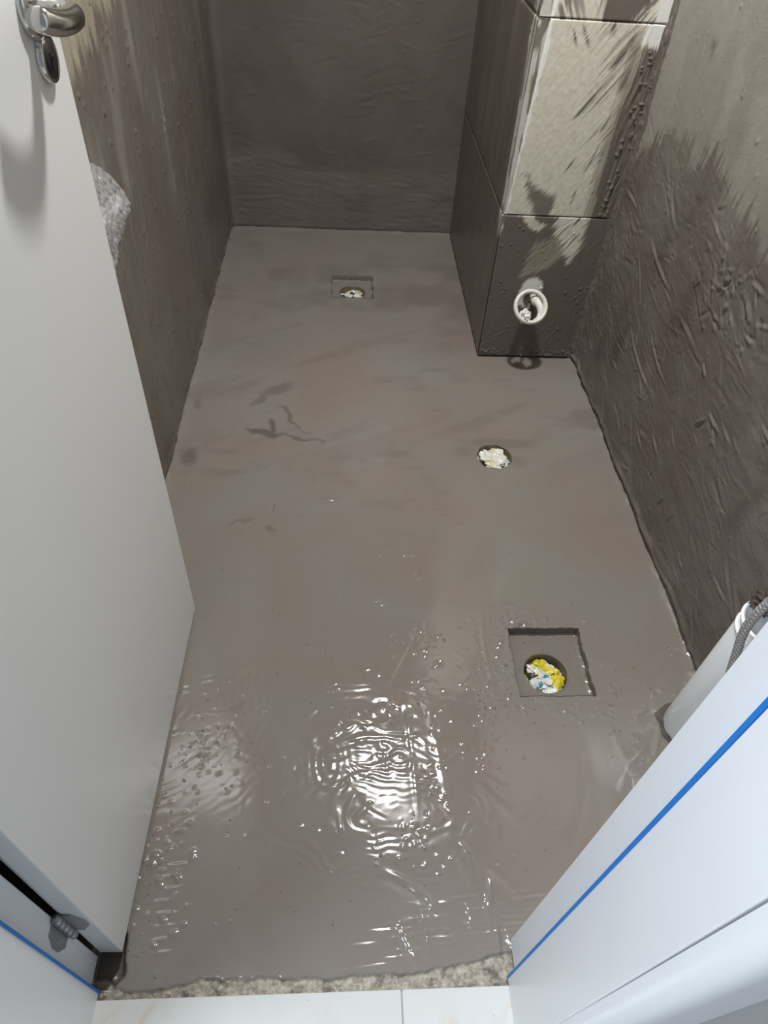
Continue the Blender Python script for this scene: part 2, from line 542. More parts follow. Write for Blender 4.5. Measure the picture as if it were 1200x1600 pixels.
for k in range(60):      # short glinting trowel nicks
    stroke(Hf, us, vv, rp.uniform(-0.36, 0.60), rp.uniform(0.65, 1.75), 0.12 + rp.normal() * 0.25, rp.uniform(0.008, 0.040), 0.0030, rp.uniform(0.0008, 0.0022), 0, 0.6)
for cx_, cy_, a_, L_ in ((-0.115, 1.145, 0.25, 0.10), (-0.03, 1.215, 0.10, 0.12), (0.14, 1.035, -0.15, 0.045), (0.10, 0.895, -0.1, 0.03), (-0.16, 1.19, 1.4, 0.07), (0.14, 1.04, 0.5, 0.03)):
    for q in range(3):
        stroke(Hf, us, vv, cx_ + 0.02 * rp.normal(), cy_ + 0.004 * rp.normal(), a_ + 0.1 * rp.normal(), L_ * rp.uniform(0.4, 1.0), 0.0030, rp.uniform(0.0010, 0.0022), 0, 0.6)
dabs(Hf, us, vv, 120, (-0.42, 0.30, 1.05, 1.75), 0.0036, 0.0016, 39)
# lip round the round waste hole
dh = np.hypot(U - H0[0], V - H0[1])
Hf += 0.0012 * np.exp(-((dh - 0.058) / 0.006) ** 2) * (0.5 + fbm(U, V, 0.02, 0.02, 33, 2))
# turned-up skirt of paste where the floor meets the walls
for dd, sd in ((U - XL, 41), (XR - U, 42), (YB - V, 43)):
    Hf += 0.006 * np.exp(-(np.clip(dd, 0, None) / 0.012) ** 1.3) * (0.8 + 0.6 * fbm(U, V, 0.03, 0.03, sd, 2))
# edge of the coat at the threshold
edge_x = [-0.47, -0.345, -0.328, -0.300, -0.271, -0.188, -0.10, -0.023, 0.115, 0.170, 0.217, 0.274, 0.77]
edge_y = [0.205, 0.205, 0.192, 0.187, 0.186, 0.1985, 0.197, 0.193, 0.198, 0.203, 0.211, 0.222, 0.225]
EY = np.interp(us, edge_x, edge_y)[:, None] + 0.004 * fbm(U, V, 0.018, 9, 51, 3)
cover = sstep(-0.0016, 0.0016, V - EY)
Hf = Hf * cover + (cover - 1) * 0.0045 + (1 - cover) * 0.0024 * fbm(U, V, 0.012, 0.008, 52, 3)
# hollow below the open door's hinge side
pit = poly_mask(U + 0.004 * fbm(U, V, 0.02, 0.02, 53, 2), V, [(-0.37, 0.192), (-0.338, 0.190), (-0.322, 0.207), (-0.326, 0.262), (-0.37, 0.262)], 0.005)
Hf -= 0.018 * pit
# colours
W1 = U + 0.02 * fbm(U, V, 0.05, 0.05, 61, 3); W2 = V + 0.03 * fbm(U, V, 0.06, 0.06, 62, 3)
def blot(cx, cy, rx, ry, ang, soft=0.5):
    a, b = rot(W1 - cx, W2 - cy, ang)
    return 1 - sstep(1 - soft, 1 + soft, np.hypot(a / rx, b / ry))
st = 0 * U
for args, k in (((-0.215, 1.470, 0.055, 0.012, -0.2, 0.3), 0.75), ((-0.195, 1.500, 0.012, 0.028, 0.1, 0.3), 0.75), ((-0.130, 1.462, 0.06, 0.006, -0.15, 0.4), 0.6),
                ((-0.135, 1.54, 0.07, 0.006, -0.9, 0.4), 0.55), ((-0.19, 1.68, 0.045, 0.018, 0.5, 0.5), 0.45), ((-0.23, 1.63, 0.03, 0.012, 0.9, 0.5), 0.45),
                ((-0.405, 1.37, 0.022, 0.030, 0.5, 0.5), 0.6), ((-0.410, 1.60, 0.014, 0.030, 0.0, 0.5), 0.35), ((-0.07, 1.46, 0.03, 0.005, -0.3, 0.4), 0.5),
                ((-0.24, 1.14, 0.03, 0.008, 0.3, 0.5), 0.35), ((-0.17, 1.12, 0.012, 0.012, 0, 0.5), 0.4), ((0.345, 1.40, 0.03, 0.02, 0, 0.8), 0.25), ((0.49, 1.375, 0.03, 0.02, 0, 0.8), 0.25),
                ((0.07, 0.353, 0.006, 0.009, 0, 0.3), 0.55), ((-0.2, 0.645, 0.02, 0.006, 0.3, 0.5), 0.3)):
    st = np.maximum(st, k * blot(*args))
far = sstep(1.7, 2.1, V)
st = np.maximum(st, far * (0.10 + 0.34 * sstep(-0.05, 0.45, fbm(U, V, 0.22, 0.16, 63, 4))))  # darker, patchy tone towards the back
st = np.maximum(st, 0.22 * sstep(0.10, 0.5, fbm(*rot(U, V, 0.5), 0.35, 0.07, 68, 4)) * sstep(1.2, 1.6, V))
st = np.maximum(st, 0.45 * np.exp(-((np.hypot((U - 0.04) / 1.25, V - 2.33) - 0.16) / 0.05) ** 2) * (0.4 + 0.6 * fbm(U, V, 0.1, 0.1, 64, 3)))
st = np.maximum(st, 0.30 * sstep(0.25, 0.6, fbm(U, V, 0.30, 0.10, 65, 4)) * sstep(1.0, 1.3, V))
st = np.clip(np.maximum(st, 0.85 * pit), 0, 1)  # shade in the hinge-side hollow painted dark into the floor colour
dry = sstep(1.9, 2.7, V) * 0.4 + 0.25 * np.exp(-(np.minimum(U - XL, XR - U) / 0.10) ** 2) * sstep(0.3, 0.9, V)
dry = np.clip(dry, 0, 1)
Cf = np.stack([st, 1 - cover, dry], -1)
pm = 0.012 + 0 * U
for cx, cy, rx, ry, k in ((0.317, 0.672, 0.045, 0.05, 0.9), (0.348, 0.705, 0.02, 0.05, 0.9), (0.195, 0.798, 0.05, 0.03, 0.55), (0.140, 0.400, 0.022, 0.025, 1.0),
                          (0.270, 0.529, 0.018, 0.025, 0.9), (0.668, 0.764, 0.07, 0.06, 0.35), (0.385, 0.842, 0.035, 0.018, 0.8), (0.180, 0.505, 0.02, 0.07, 0.55),
                          (-0.25, 0.56, 0.05, 0.07, 0.8), (-0.30, 0.30, 0.03, 0.10, 0.6), (-0.30, 0.45, 0.03, 0.12, 0.35), (0.56, 0.70, 0.04, 0.09, 0.4), (0.12, 0.65, 0.10, 0.05, 0.35),
                          (0.40, 0.645, 0.08, 0.02, 0.6), (0.60, 1.87, 0.12, 0.015, 0.35), (0.06, 0.37, 0.05, 0.03, 0.3), (0.3, 0.6, 0.15, 0.15, 0.12), (0.05, 0.8, 0.2, 0.15, 0.08)):
    pm = np.maximum(pm, k * np.exp(-(((U - cx) / rx) ** 2 + ((V - cy) / ry) ** 2)) * (0.75 + 0.5 * fbm(U, V, 0.02, 0.02, 66, 2)))
pm = np.clip(pm * cover * (1 - sstep(1.2, 2.2, V)), 0, 1)
gl = np.clip((1 - 0.75 * sstep(1.2, 2.2, V)) * (1 - 0.8 * st) * (0.88 + 0.12 * fbm(U, V, 0.12, 0.12, 67, 2)), 0, 1)
Mf = np.stack([pm, gl, 0 * U], -1)
def rim_warp(x, y):
    """hand-trowelled wobble of the recess edges, shared by floor, sides and tray"""
    for p in (P1, P2):
        cx_, cy_ = np.clip(x, p[0], p[1]), np.clip(y, p[2], p[3])
        do = np.hypot(x - cx_, y - cy_)
        di = np.minimum(np.minimum(x - p[0], p[1] - x), np.minimum(y - p[2], p[3] - y))
        w = np.exp(-(np.where(di > 0, di, do) / 0.013) ** 2)
        dx = 0.0022 * np.sin(y * 85 + 1.0) + 0.0010 * np.sin(y * 230 + x * 40) + 0.0006 * np.sin(y * 520)
        dy = 0.0012 * np.sin(x * 75 + 2.0) + 0.0008 * np.sin(x * 260) + 0.0005 * np.sin(x * 560 + 1)
        x, y = x + 0.6 * dx * w, y + 0.6 * dy * w
    return x, y
PX_, PY_ = U.copy(), V.copy()
uc = 0.25 * (U[:-1, :-1] + U[1:, :-1] + U[1:, 1:] + U[:-1, 1:]); vc = 0.25 * (V[:-1, :-1] + V[1:, :-1] + V[1:, 1:] + V[:-1, 1:])
keep = np.ones(uc.shape, bool)
for p in (P1, P2):
    keep &= ~((uc > p[0]) & (uc < p[1]) & (vc > p[2]) & (vc < p[3]))
    near = (PX_ > p[0] - 1e-6) & (PX_ < p[1] + 1e-6) & (PY_ > p[2] - 1e-6) & (PY_ < p[3] + 1e-6)
def snap_circle(PXa, PYa, keep_, cx, cy, r, wob=0.0, seed=1):
    uc_ = 0.25 * (PXa[:-1, :-1] + PXa[1:, :-1] + PXa[1:, 1:] + PXa[:-1, 1:]); vc_ = 0.25 * (PYa[:-1, :-1] + PYa[1:, :-1] + PYa[1:, 1:] + PYa[:-1, 1:])
    out = np.hypot(uc_ - cx, vc_ - cy) < r
    keep_ &= ~out
    a = np.zeros(PXa.shape, bool); b = np.zeros(PXa.shape, bool)
    for s0 in (slice(0, -1), slice(1, None)):
        for s1 in (slice(0, -1), slice(1, None)):
            a[s0, s1] |= out; b[s0, s1] |= ~out
    rim = a & b
    an = np.arctan2(PYa[rim] - cy, PXa[rim] - cx)
    rr = r * (1 + wob * (np.sin(3 * an + seed) + 0.6 * np.sin(7 * an + 2 * seed) + 0.4 * np.sin(13 * an)))
    PXa[rim] = cx + rr * np.cos(an); PYa[rim] = cy + rr * np.sin(an)
    return keep_
keep = snap_circle(PX_, PY_, keep, *H0, 0.025, 2)
PX_, PY_ = rim_warp(PX_, PY_)
floor = sheet('floor', np.stack([PX_, PY_, Hf], -1), M_FLOOR, None, Cf, keep, M=Mf)
tag(floor, 'wet grey-brown waterproofing paste spread over the bathroom floor', None, kind='structure')

def recess(p, depth, hole, seed):
    """sunk square tray of paste round a drain, with a round opening"""
    x0, x1, y0, y1 = p
    a = np.linspace(x0, x1, 71); b = np.linspace(y0, y1, 71)
    A, B = np.meshgrid(a, b, indexing='ij')
    hh = -depth + 0.0008 * fbm(A, B, 0.03, 0.03, seed, 3)
    e = np.minimum(np.minimum(A - x0, x1 - A), np.minimum(B - y0, y1 - B))
    hh += 0.004 * np.exp(-(e / 0.004) ** 2) * (0.7 + 0.6 * fbm(A, B, 0.02, 0.02, seed + 1, 2))
    kp = snap_circle(A, B, np.ones((70, 70), bool), *hole, 0.02, seed)
    A, B = rim_warp(A, B)
    C = np.stack([0.15 + 0 * A, 0 * A, 0 * A], -1); Mm = np.stack([0.10 + 0 * A, 0.8 + 0 * A, 0 * A], -1)
    sheet('recess_tray', np.stack([A, B, hh], -1), M_FLOOR, floor, C, kp, M=Mm)
    # four side walls following the floor edge
    for k, (qa, qb) in enumerate((((x0, y0), (x1, y0)), ((x1, y0), (x1, y1)), ((x1, y1), (x0, y1)), ((x0, y1), (x0, y0)))):
        s = np.linspace(0, 1, 73); zz = np.array([0.0015, -0.004, -depth * 0.5, -depth * 0.85, -depth - 0.002])
        S, Z = np.meshgrid(s, zz, indexing='ij')
        X = qa[0] + (qb[0] - qa[0]) * S; Y = qa[1] + (qb[1] - qa[1]) * S
        X, Y = rim_warp(X, Y)
        w = 0.0016 * noise(S, Z, 0.06, 0.012, seed + 7 + k) * np.sin(math.pi * S)
        nx, ny = -(qb[1] - qa[1]), qb[0] - qa[0]
        L = math.hypot(nx, ny)
        inn = (w + 0.0008) * (Z < 0)
        X = X + inn * nx / L; Y = Y + inn * ny / L
        C = np.stack([0.25 + 0 * S, 0 * S, 0 * S], -1); Mm = np.stack([0 * S, 0.5 + 0 * S, 0 * S], -1)
        sheet('recess_side', np.stack([X, Y, Z], -1), M_FLOOR, floor, C, M=Mm)
    hx, hy, hr = hole
    bm = bmesh.new()
    lathe(bm, [(hr + 0.004, -depth - 0.14), (hr + 0.004, -depth - 0.001), (hr + 0.001, -depth + 0.001), (hr - 0.001, -depth - 0.002), (hr - 0.001, -depth - 0.14)], 48)
    bmesh.ops.translate(bm, verts=bm.verts[:], vec=(hx, hy, 0))
    bm_obj('drain_pipe', bm, M_DRAIN, floor, True)
recess(P1, PD1, (0.4425, 0.7270, 0.047), 201)
recess(P2, PD2, (0.0400, 2.3000, 0.047), 231)
bm = bmesh.new()
lathe(bm, [(H0[2] + 0.006, -0.14), (H0[2] + 0.006, -0.004), (H0[2] + 0.002, -0.0005), (H0[2] - 0.001, -0.004), (H0[2] - 0.001, -0.14)], 48)
bmesh.ops.translate(bm, verts=bm.verts[:], vec=(H0[0], H0[1], 0))
bm_obj('drain_pipe', bm, M_DRAIN, floor, True)

# ------------------------------------------------------------------ walls
def pad_axis(a, lo, hi):
    out = [a]
    if lo is not None and lo < a[0] - 1e-6: out.insert(0, np.linspace(lo, a[0], 5)[:-1])
    if hi is not None and hi > a[-1] + 1e-6: out.append(np.linspace(a[-1], hi, 7)[1:])
    return np.concatenate(out)

# --- right wall: u = y, v = z, height grows towards -x
ry = pad_axis(np.arange(0.62, 1.905, 0.0027), YF - 0.02, None); rz = pad_axis(np.arange(-0.006, 1.08, 0.0027), None, ZC)
Y, Z = np.meshgrid(ry, rz, indexing='ij')
Hr = 0.004 * fbm(Y, Z, 0.35, 0.35, 301, 3)
rough_zone = sstep(0.80, 0.62, Z + 0.05 * fbm(Y, Z, 0.10, 0.10, 302, 2))
Hs = np.zeros_like(Hr)
strokes(Hs, ry, rz, 420, (0.62, 1.9, 0.0, 0.75), 0.30, 0.40, 0.055, 0.0018, 0.0013, 303, 1.0, 0.5)
strokes(Hs, ry, rz, 90, (0.62, 1.9, 0.0, 0.75), 0.30, 0.45, 0.10, 0.0040, 0.0020, 304, 1.0, 0.7)
strokes(Hs, ry, rz, 120, (0.62, 1.9, 0.0, 0.75), 1.45, 0.5, 0.035, 0.0024, 0.0018, 305, 1.0, 0.5)
dabs(Hs, ry, rz, 420, (0.62, 1.9, 0.0, 0.75), 0.0032, 0.0017, 306)
Hs += 0.0008 * noise(*rot(Y, Z, 0.25), 0.05, 0.005, 320) * sstep(0.05, 0.5, fbm(Y, Z, 0.14, 0.09, 321, 3)) + 0.0014 * fbm(Y, Z, 0.05, 0.03, 322, 3)
Hs += 0.0012 * np.abs(fbm(*rot(Y, Z, 0.3), 0.10, 0.05, 323, 4))
# clump of thick paste
strokes(Hs, ry, rz, 44, (1.05, 1.30, 0.53, 0.67), 0.9, 0.7, 0.045, 0.0030, 0.0030, 307, 1.0, 0.6)
dabs(Hs, ry, rz, 26, (1.05, 1.28, 0.53, 0.66), 0.005, 0.003, 308)
for (cy, cz, a, L, w, am) in ((1.165, 0.455, 0.5, 0.035, 0.0022, 0.005), (1.04, 0.38, 0.9, 0.04, 0.004, 0.005), (1.10, 0.37, 2.2, 0.05, 0.003, 0.004), (1.06, 0.40, 0.1, 0.06, 0.003, 0.004),
                              (1.36, 0.34, 0.25, 0.18, 0.003, 0.003), (1.22, 0.20, 0.3, 0.07, 0.003, 0.004), (1.10, 0.13, 1.6, 0.03, 0.003, 0.004), (1.17, 0.27, 0.6, 0.05, 0.003, 0.003),
                              (1.52, 0.50, 0.2, 0.2, 0.004, 0.003), (1.45, 0.28, 0.2, 0.25, 0.003, 0.003), (1.30, 0.15, 0.3, 0.10, 0.003, 0.003)):
    stroke(Hs, ry, rz, cy, cz, a, L, w, am, 1.0, 0.5)
Hr += Hs * (0.12 + 0.88 * rough_zone)
strokes(Hr, ry, rz, 60, (0.9, 1.9, 0.62, 1.08), 1.6, 0.3, 0.05, 0.004, 0.0009, 309, 1.0)
dabs(Hr, ry, rz, 60, (0.9, 1.9, 0.6, 1.08), 0.004, 0.0016, 310)
# turned-out foot along the floor, ragged
Hr += (0.004 + 0.006 * np.clip(fbm(Y, Z, 0.05, 0.012, 311, 3), -0.4, 1)) * np.exp(-(Z / 0.03) ** 2) + 0.004 * np.exp(-((Z - 0.020 - 0.006 * noise(Y, Z, 0.05, 9, 312)) / 0.006) ** 2)
Hr -= 0.008 * np.exp(-((Z - 0.002) / 0.006) ** 2)
stk = noise(*rot(Y, Z, 0.10), 0.007, 0.09, 313)
bl = np.interp(Y, [0.0, 1.10, 1.18, 1.28, 1.373, 1.45, 1.544, 1.66, 1.788, 1.9], [0.70, 0.71, 0.715, 0.745, 0.735, 0.76, 0.735, 0.755, 0.665, 0.62])
light = sstep(-0.018, 0.028, Z - bl + 0.035 * stk + 0.03 * fbm(Y, Z, 0.05, 0.05, 314, 3))
light *= 0.72 + 0.28 * sstep(-0.3, 0.3, fbm(Y, Z, 0.12, 0.2, 315, 3))
dkr = 0.45 * sstep(0.15, 0.6, fbm(*rot(Y, Z, 0.2), 0.10, 0.3, 316, 4)) * (1 - light) + 0.5 * np.exp(-(Z / 0.035) ** 2)  # patchy, and darker along the foot
dkr += 0.5 * np.exp(-((np.hypot((Y - 1.62) / 1.6, Z - 0.93) - 0.0) / 0.03) ** 2) * sstep(0, 0.5, fbm(Y, Z, 0.03, 0.03, 317, 3))
graycool = 0.28 * sstep(0.1, 0.6, fbm(Y, Z, 0.18, 0.14, 318, 3)) * (1 - light)
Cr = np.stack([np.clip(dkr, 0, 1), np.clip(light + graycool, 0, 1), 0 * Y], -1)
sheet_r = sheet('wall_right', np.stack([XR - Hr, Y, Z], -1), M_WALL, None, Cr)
tag(sheet_r, 'right wall roughly smeared with grey-brown paste, paler dry coat above', kind='structure')
ryb = np.linspace(1.90, YB + 0.01, 6)   # wall behind the pillar block is hidden

# --- left wall: u = y, v = z, height grows towards +x
ly = pad_axis(np.arange(0.90, YB + 0.012, 0.0046), YF - 0.02, None); lz = pad_axis(np.arange(-0.006, 1.09, 0.0040), None, ZC)
Y, Z = np.meshgrid(ly, lz, indexing='ij')
Hl = 0.003 * fbm(Y, Z, 0.4, 0.4, 401, 3) + 0.0008 * fbm(Y, Z, 0.05, 0.2, 402, 3)
strokes(Hl, ly, lz, 600, (0.9, 2.75, 0.0, 1.08), 1.57, 0.12, 0.08, 0.0042, 0.0017, 403, 0.4, 0.5)
Hl += 0.0011 * noise(Y, Z, 0.012, 0.11, 411) * sstep(-0.3, 0.5, fbm(Y, Z, 0.15, 0.3, 412, 2))
dabs(Hl, ly, lz, 420, (0.9, 2.75, 0.0, 1.08), 0.0042, 0.0042, 404)
stroke(Hl, ly, lz, 1.50, 0.745, 1.57, 0.17, 0.006, 0.006, 0.0, 0.6)
for q in range(5):
    stroke(Hl, ly, lz, 1.75 + 0.05 * q, 0.80 - 0.1 * q, 1.57, 0.09, 0.005, 0.003, 0.0, 0.5)
Hl -= 0.006 * np.exp(-((Z - 0.002) / 0.006) ** 2)
Hl += 0.003 * np.exp(-((Z - 0.02) / 0.01) ** 2) * (1 + noise(Y, Z, 0.05, 9, 405))
Hl += 0.012 * np.exp(-(np.clip(YB - Y, 0, None) / 0.016) ** 1.5)
vst = noise(Y, Z, 0.012, 0.16, 406)
kh = sstep(0.0, 0.05, Z - np.interp(Y, [0, 1.25, 1.32, 1.40, 1.50, 1.62, 1.72, 1.9], [0.89, 0.885, 0.875, 0.895, 0.91, 0.925, 0.96, 1.2]) + 0.035 * vst + 0.02 * fbm(Y, Z, 0.02, 0.05, 407, 3))
kh += 0.4 * np.exp(-((Y - 1.72 - 0.02 * noise(Y, Z, 9, 0.1, 410)) / 0.02) ** 2) * sstep(0.62, 0.8, Z) * sstep(-0.2, 0.5, vst) * 0.5
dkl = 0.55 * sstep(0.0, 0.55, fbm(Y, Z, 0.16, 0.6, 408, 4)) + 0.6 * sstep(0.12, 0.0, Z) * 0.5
dkl += 0.35 * sstep(2.3, 2.7, Y)  # darker towards the back corner
ltl = 0.45 * sstep(0.1, 0.6, fbm(Y, Z, 0.06, 0.35, 409, 4)) * sstep(0.3, 0.7, Z)
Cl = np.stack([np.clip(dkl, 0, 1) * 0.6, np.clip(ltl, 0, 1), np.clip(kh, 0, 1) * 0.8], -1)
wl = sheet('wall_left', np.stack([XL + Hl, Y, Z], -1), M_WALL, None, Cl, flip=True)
tag(wl, 'left wall coated in grey-brown paste with vertical drag marks', kind='structure')

# --- back wall: u = x, v = z, height grows towards -y
bx = np.arange(XL - 0.012, PX + 0.03, 0.0042); bz = pad_axis(np.arange(-0.006, 0.86, 0.0040), None, ZC)
X, Z = np.meshgrid(bx, bz, indexing='ij')
Hb = 0.002 * fbm(X, Z, 0.3, 0.3, 501, 3)
band = sstep(0.27, 0.20, Z - 0.05 * sstep(-0.10, -0.22, X) + 0.02 * fbm(X, Z, 0.10, 0.04, 502, 2))
Hs = np.zeros_like(Hb)
strokes(Hs, bx, bz, 320, (-0.44, 0.45, 0.0, 0.27), -0.03, 0.14, 0.09, 0.0042, 0.00065, 503, 0.5, 0.4)
Hb += Hs * band + 0.0015 * band
strokes(Hb, bx, bz, 120, (-0.44, 0.45, 0.25, 0.85), 0.05, 0.35, 0.10, 0.005, 0.0008, 504, 0.6)
dabs(Hb, bx, bz, 60, (-0.42, 0.43, 0.0, 0.8), 0.005, 0.0018, 505)
stroke(Hb, bx, bz, -0.085, 0.17, 1.5, 0.09, 0.005, 0.003, 0, 0.4)
stroke(Hb, bx, bz, 0.02, 0.27, 1.5, 0.09, 0.007, 0.002, 0, 0.4)
Hb += 0.010 * np.exp(-(np.clip(X - XL, 0, None) / 0.014) ** 1.5) - 0.004 * np.exp(-((Z - 0.002) / 0.006) ** 2)
dkb = 0.22 + 0.34 * (1 - band) * (0.7 + 0.5 * fbm(X, Z, 0.2, 0.2, 506, 3)) + 0.3 * sstep(0.1, 0.6, fbm(X, Z, 0.25, 0.05, 507, 3)) * band
Cb = np.stack([np.clip(dkb, 0, 1), np.clip(0.08 * band + 0.10 * sstep(0.0, 0.6, fbm(X, Z, 0.15, 0.15, 508, 4)), 0, 1), 0 * X], -1)
wb = sheet('wall_back', np.stack([X, YB - Hb, Z], -1), M_WALL, None, Cb, flip=False)
tag(wb, 'back wall coated in dark grey-brown paste above the far drain', kind='structure')

# --- pillar block
pil = empty('wall_pillar', (0, 0, 0))
tag(pil, 'boxed-in tiled pillar smeared with paste in the right corner', kind='structure')
bm = bmesh.new()
box(bm, PX + 0.008, XR + 0.02, PY + 0.008, YB + 0.01, -0.02, ZC)
bm_obj('pillar_core', bm, M_GROUT, pil)
JZ = [0.004, 0.462, 0.914, 1.366, 1.818, 2.27, ZC]     # joint heights
def tile_front(k):
    z0, z1 = JZ[k] + 0.0013, JZ[k + 1] - 0.0013
    st_ = 0.0018 if k < 3 else 0.04
    if k == 2:
        tz = np.concatenate([np.arange(z0, 1.0, st_), np.linspace(1.0, z1, 8)])
    else:
        tz = np.linspace(z0, z1, max(3, int((z1 - z0) / st_)))
    tx = np.arange(PX + 0.001, XR - 0.0, st_ if k < 3 else 0.04)
    X, Z = np.meshgrid(tx, tz, indexing='ij')
    Hh = np.zeros_like(X)
    br = np.zeros_like(X); be = np.ones_like(X); ol = np.zeros_like(X)
    # brushed directions: fine streaks that break up every edge
    a1 = noise(*rot(X, Z, 0.95), 0.11, 0.0035, 601 + k); a1b = noise(*rot(X, Z, 0.95), 0.05, 0.0022, 651 + k)
    a2 = noise(*rot(X, Z, 1.50), 0.14, 0.0035, 611 + k)
    wob = fbm(X, Z, 0.05, 0.05, 621 + k, 3)
    WX = X + 0.008 * a2 + 0.006 * wob; WZ = Z + 0.012 * a1 + 0.006 * wob
    right = sstep(-0.004, 0.004, WX - 0.692 - 0.02 * sstep(0.72, 0.86, Z))
    if k == 0:
        br[:] = 1
        p1 = poly_mask(X + 0.012 * a1 + 0.006 * a1b, Z + 0.012 * a1b, [(0.600, 0.470), (0.690, 0.470), (0.689, 0.389), (0.665, 0.330), (0.634, 0.368), (0.606, 0.416)], 0.010)
        p1 *= sstep(-0.55, -0.1, a1 * 0.6 + a1b * 0.7 + 0.25)
        p2 = poly_mask(X + 0.006 * a1, Z + 0.006 * a1, [(0.490, 0.470), (0.520, 0.470), (0.570, 0.436), (0.553, 0.418), (0.510, 0.444)], 0.006) * 0.9
        p3 = 0.8 * poly_mask(X + 0.012 * a1, Z + 0.012 * a1, [(0.56, 0.385), (0.62, 0.40), (0.64, 0.36), (0.60, 0.315), (0.54, 0.29)], 0.016)
        br = 1 - np.clip(np.maximum(np.maximum(p1, p2), p3), 0, 1)
        ol = p3 * (1 - p1)
        wp = 1 - sstep(0.88, 1.06, np.hypot((X - 0.5725 - 0.12 * (Z - 0.245)) / 0.036, (Z - 0.232) / 0.052) + 0.10 * a1b)
        br *= 1 - wp; be = be * (1 - 0.85 * wp); ol *= 1 - wp
        Hh += 0.0010 * br
        strokes(Hh, tx, tz, 60, (0.45, 0.75, 0.03, 0.46), 0.95, 0.3, 0.07, 0.0022, 0.0006, 631, 1.0, 0.4)
        dabs(Hh, tx, tz, 55, (0.45, 0.76, 0.02, 0.46), 0.003, 0.0022, 632)
        dabs(Hh, tx, tz, 40, (0.45, 0.76, 0.005, 0.03), 0.004, 0.0030, 633)
    elif k == 1:
        br = np.maximum(br, right * poly_mask(X, Z, [(0.5, 0.40), (0.8, 0.40), (0.8, 0.868), (0.70, 0.868)], 0.006))
        br = np.maximum(br, 0.92 * poly_mask(X + 0.010 * a1, Z + 0.010 * a1b, [(0.482, 0.575), (0.519, 0.541), (0.576, 0.517), (0.583, 0.455), (0.54, 0.455), (0.508, 0.512)], 0.010))
        cs = sstep(0.30, 0.62, a1 + 0.5 * a1b + 0.2 * wob)                     # thin dark brush lines
        zone = poly_mask(X, Z, [(0.60, 0.93), (0.72, 0.93), (0.70, 0.70), (0.66, 0.55), (0.615, 0.66), (0.62, 0.80)], 0.03)
        br = np.maximum(br, 0.5 * cs * zone)
        sweep = np.zeros_like(X)
        for (cx, cz, an, L, w) in ((0.672, 0.873, 1.15, 0.10, 0.007), (0.655, 0.838, 1.0, 0.06, 0.010), (0.618, 0.763, 0.96, 0.15, 0.0035), (0.628, 0.765, 0.96, 0.13, 0.0030),
                                   (0.60, 0.735, 0.96, 0.08, 0.0022), (0.565, 0.885, 2.1, 0.06, 0.004), (0.54, 0.88, 2.0, 0.05, 0.003), (0.625, 0.905, 1.6, 0.04, 0.008),
                                   (0.60, 0.60, 1.1, 0.06, 0.003), (0.575, 0.505, 1.5, 0.06, 0.004), (0.655, 0.62, 1.3, 0.10, 0.0025), (0.675, 0.60, 1.45, 0.14, 0.003), (0.63, 0.52, 1.4, 0.05, 0.003),
                                   (0.68, 0.53, 1.5, 0.12, 0.002), (0.685, 0.80, 1.35, 0.07, 0.006), (0.665, 0.70, 1.2, 0.05, 0.003)):
            stroke(sweep, tx, tz, cx, cz, an, L, w, 1.1, 0.4)
        br = np.maximum(br, np.clip(sweep * (0.75 + 0.8 * a1b), 0, 1))
        ol = np.maximum(ol, 0.75 * sstep(0.662, 0.690, WX) * sstep(0.90, 0.86, Z))
        ol = np.maximum(ol, 0.22 * sstep(0.2, 0.6, a1b) * sstep(0.1, -0.4, a2))
        white = poly_mask(X, Z + 0.012 * a2, [(0.705, 0.95), (0.702, 0.868), (0.80, 0.862), (0.80, 0.95)], 0.006)
        br *= 1 - white; ol *= 1 - white; be *= 1 - white * 0.95
        Hh += 0.0010 * br + 0.00010 * a1 * be
        strokes(Hh, tx, tz, 40, (0.70, 0.76, 0.46, 0.87), 1.5, 0.1, 0.10, 0.003, 0.0018, 641, 0.5, 0.4)
        dabs(Hh, tx, tz, 40, (0.715, 0.76, 0.46, 0.86), 0.004, 0.004, 642)
    elif k == 2:
        cs = sstep(0.05, 0.4, noise(*rot(X, Z, 2.05), 0.09, 0.004, 661) + 0.25 * wob)
        br = np.maximum(br, 0.85 * cs * sstep(0.60, 0.50, X))
        br = np.maximum(br, poly_mask(X + 0.012 * a2, Z, [(0.575, 1.2), (0.588, 0.925), (0.605, 0.905), (0.665, 0.905), (0.700, 0.955), (0.715, 1.2)], 0.008))
        br = np.maximum(br, 0.8 * sstep(0.1, 0.4, a1 + 0.3 * wob) * sstep(0.64, 0.68, X))
        white = sstep(0.708, 0.722, X + 0.006 * a2)
        br *= 1 - white; be *= 1 - white
        Hh += 0.0012 * br
    else:
        be *= 0.6
    # corner filler beside the tile, and the tile's bare white arris
    if k < 3:
        xl = np.interp(Z, [0.0, 0.395, 0.457, 0.60, 0.914, 1.0], [0.440, 0.446, 0.452, 0.459, 0.474, 0.478])
        fill = sstep(0.0008, -0.0008, X - xl)
        vst_ = noise(X, Z, 0.004, 0.07, 681 + k); vb_ = noise(X, Z, 0.02, 0.045, 685 + k)
        fb = sstep(-0.05, 0.35, vst_ * 0.7 + vb_ * 0.7)
        br = br * (1 - fill) + fill * np.where(Z < 0.40, 1.0, 0.85 * fb)
        be = be * (1 - fill) + fill * (0.35 + 0.5 * sstep(-0.3, 0.3, vb_)); ol = ol * (1 - fill) + fill * 0.35
        ar = sstep(0.0, 0.0012, X - xl) * sstep(0.0045, 0.0022, X - xl - 0.007 * sstep(0.45, 0.9, Z) + 0.004 * noise(X, Z, 9, 0.02, 671 + k)) * sstep(0.39, 0.46, Z)
        br *= 1 - ar; ol *= 1 - ar; be *= 1 - ar
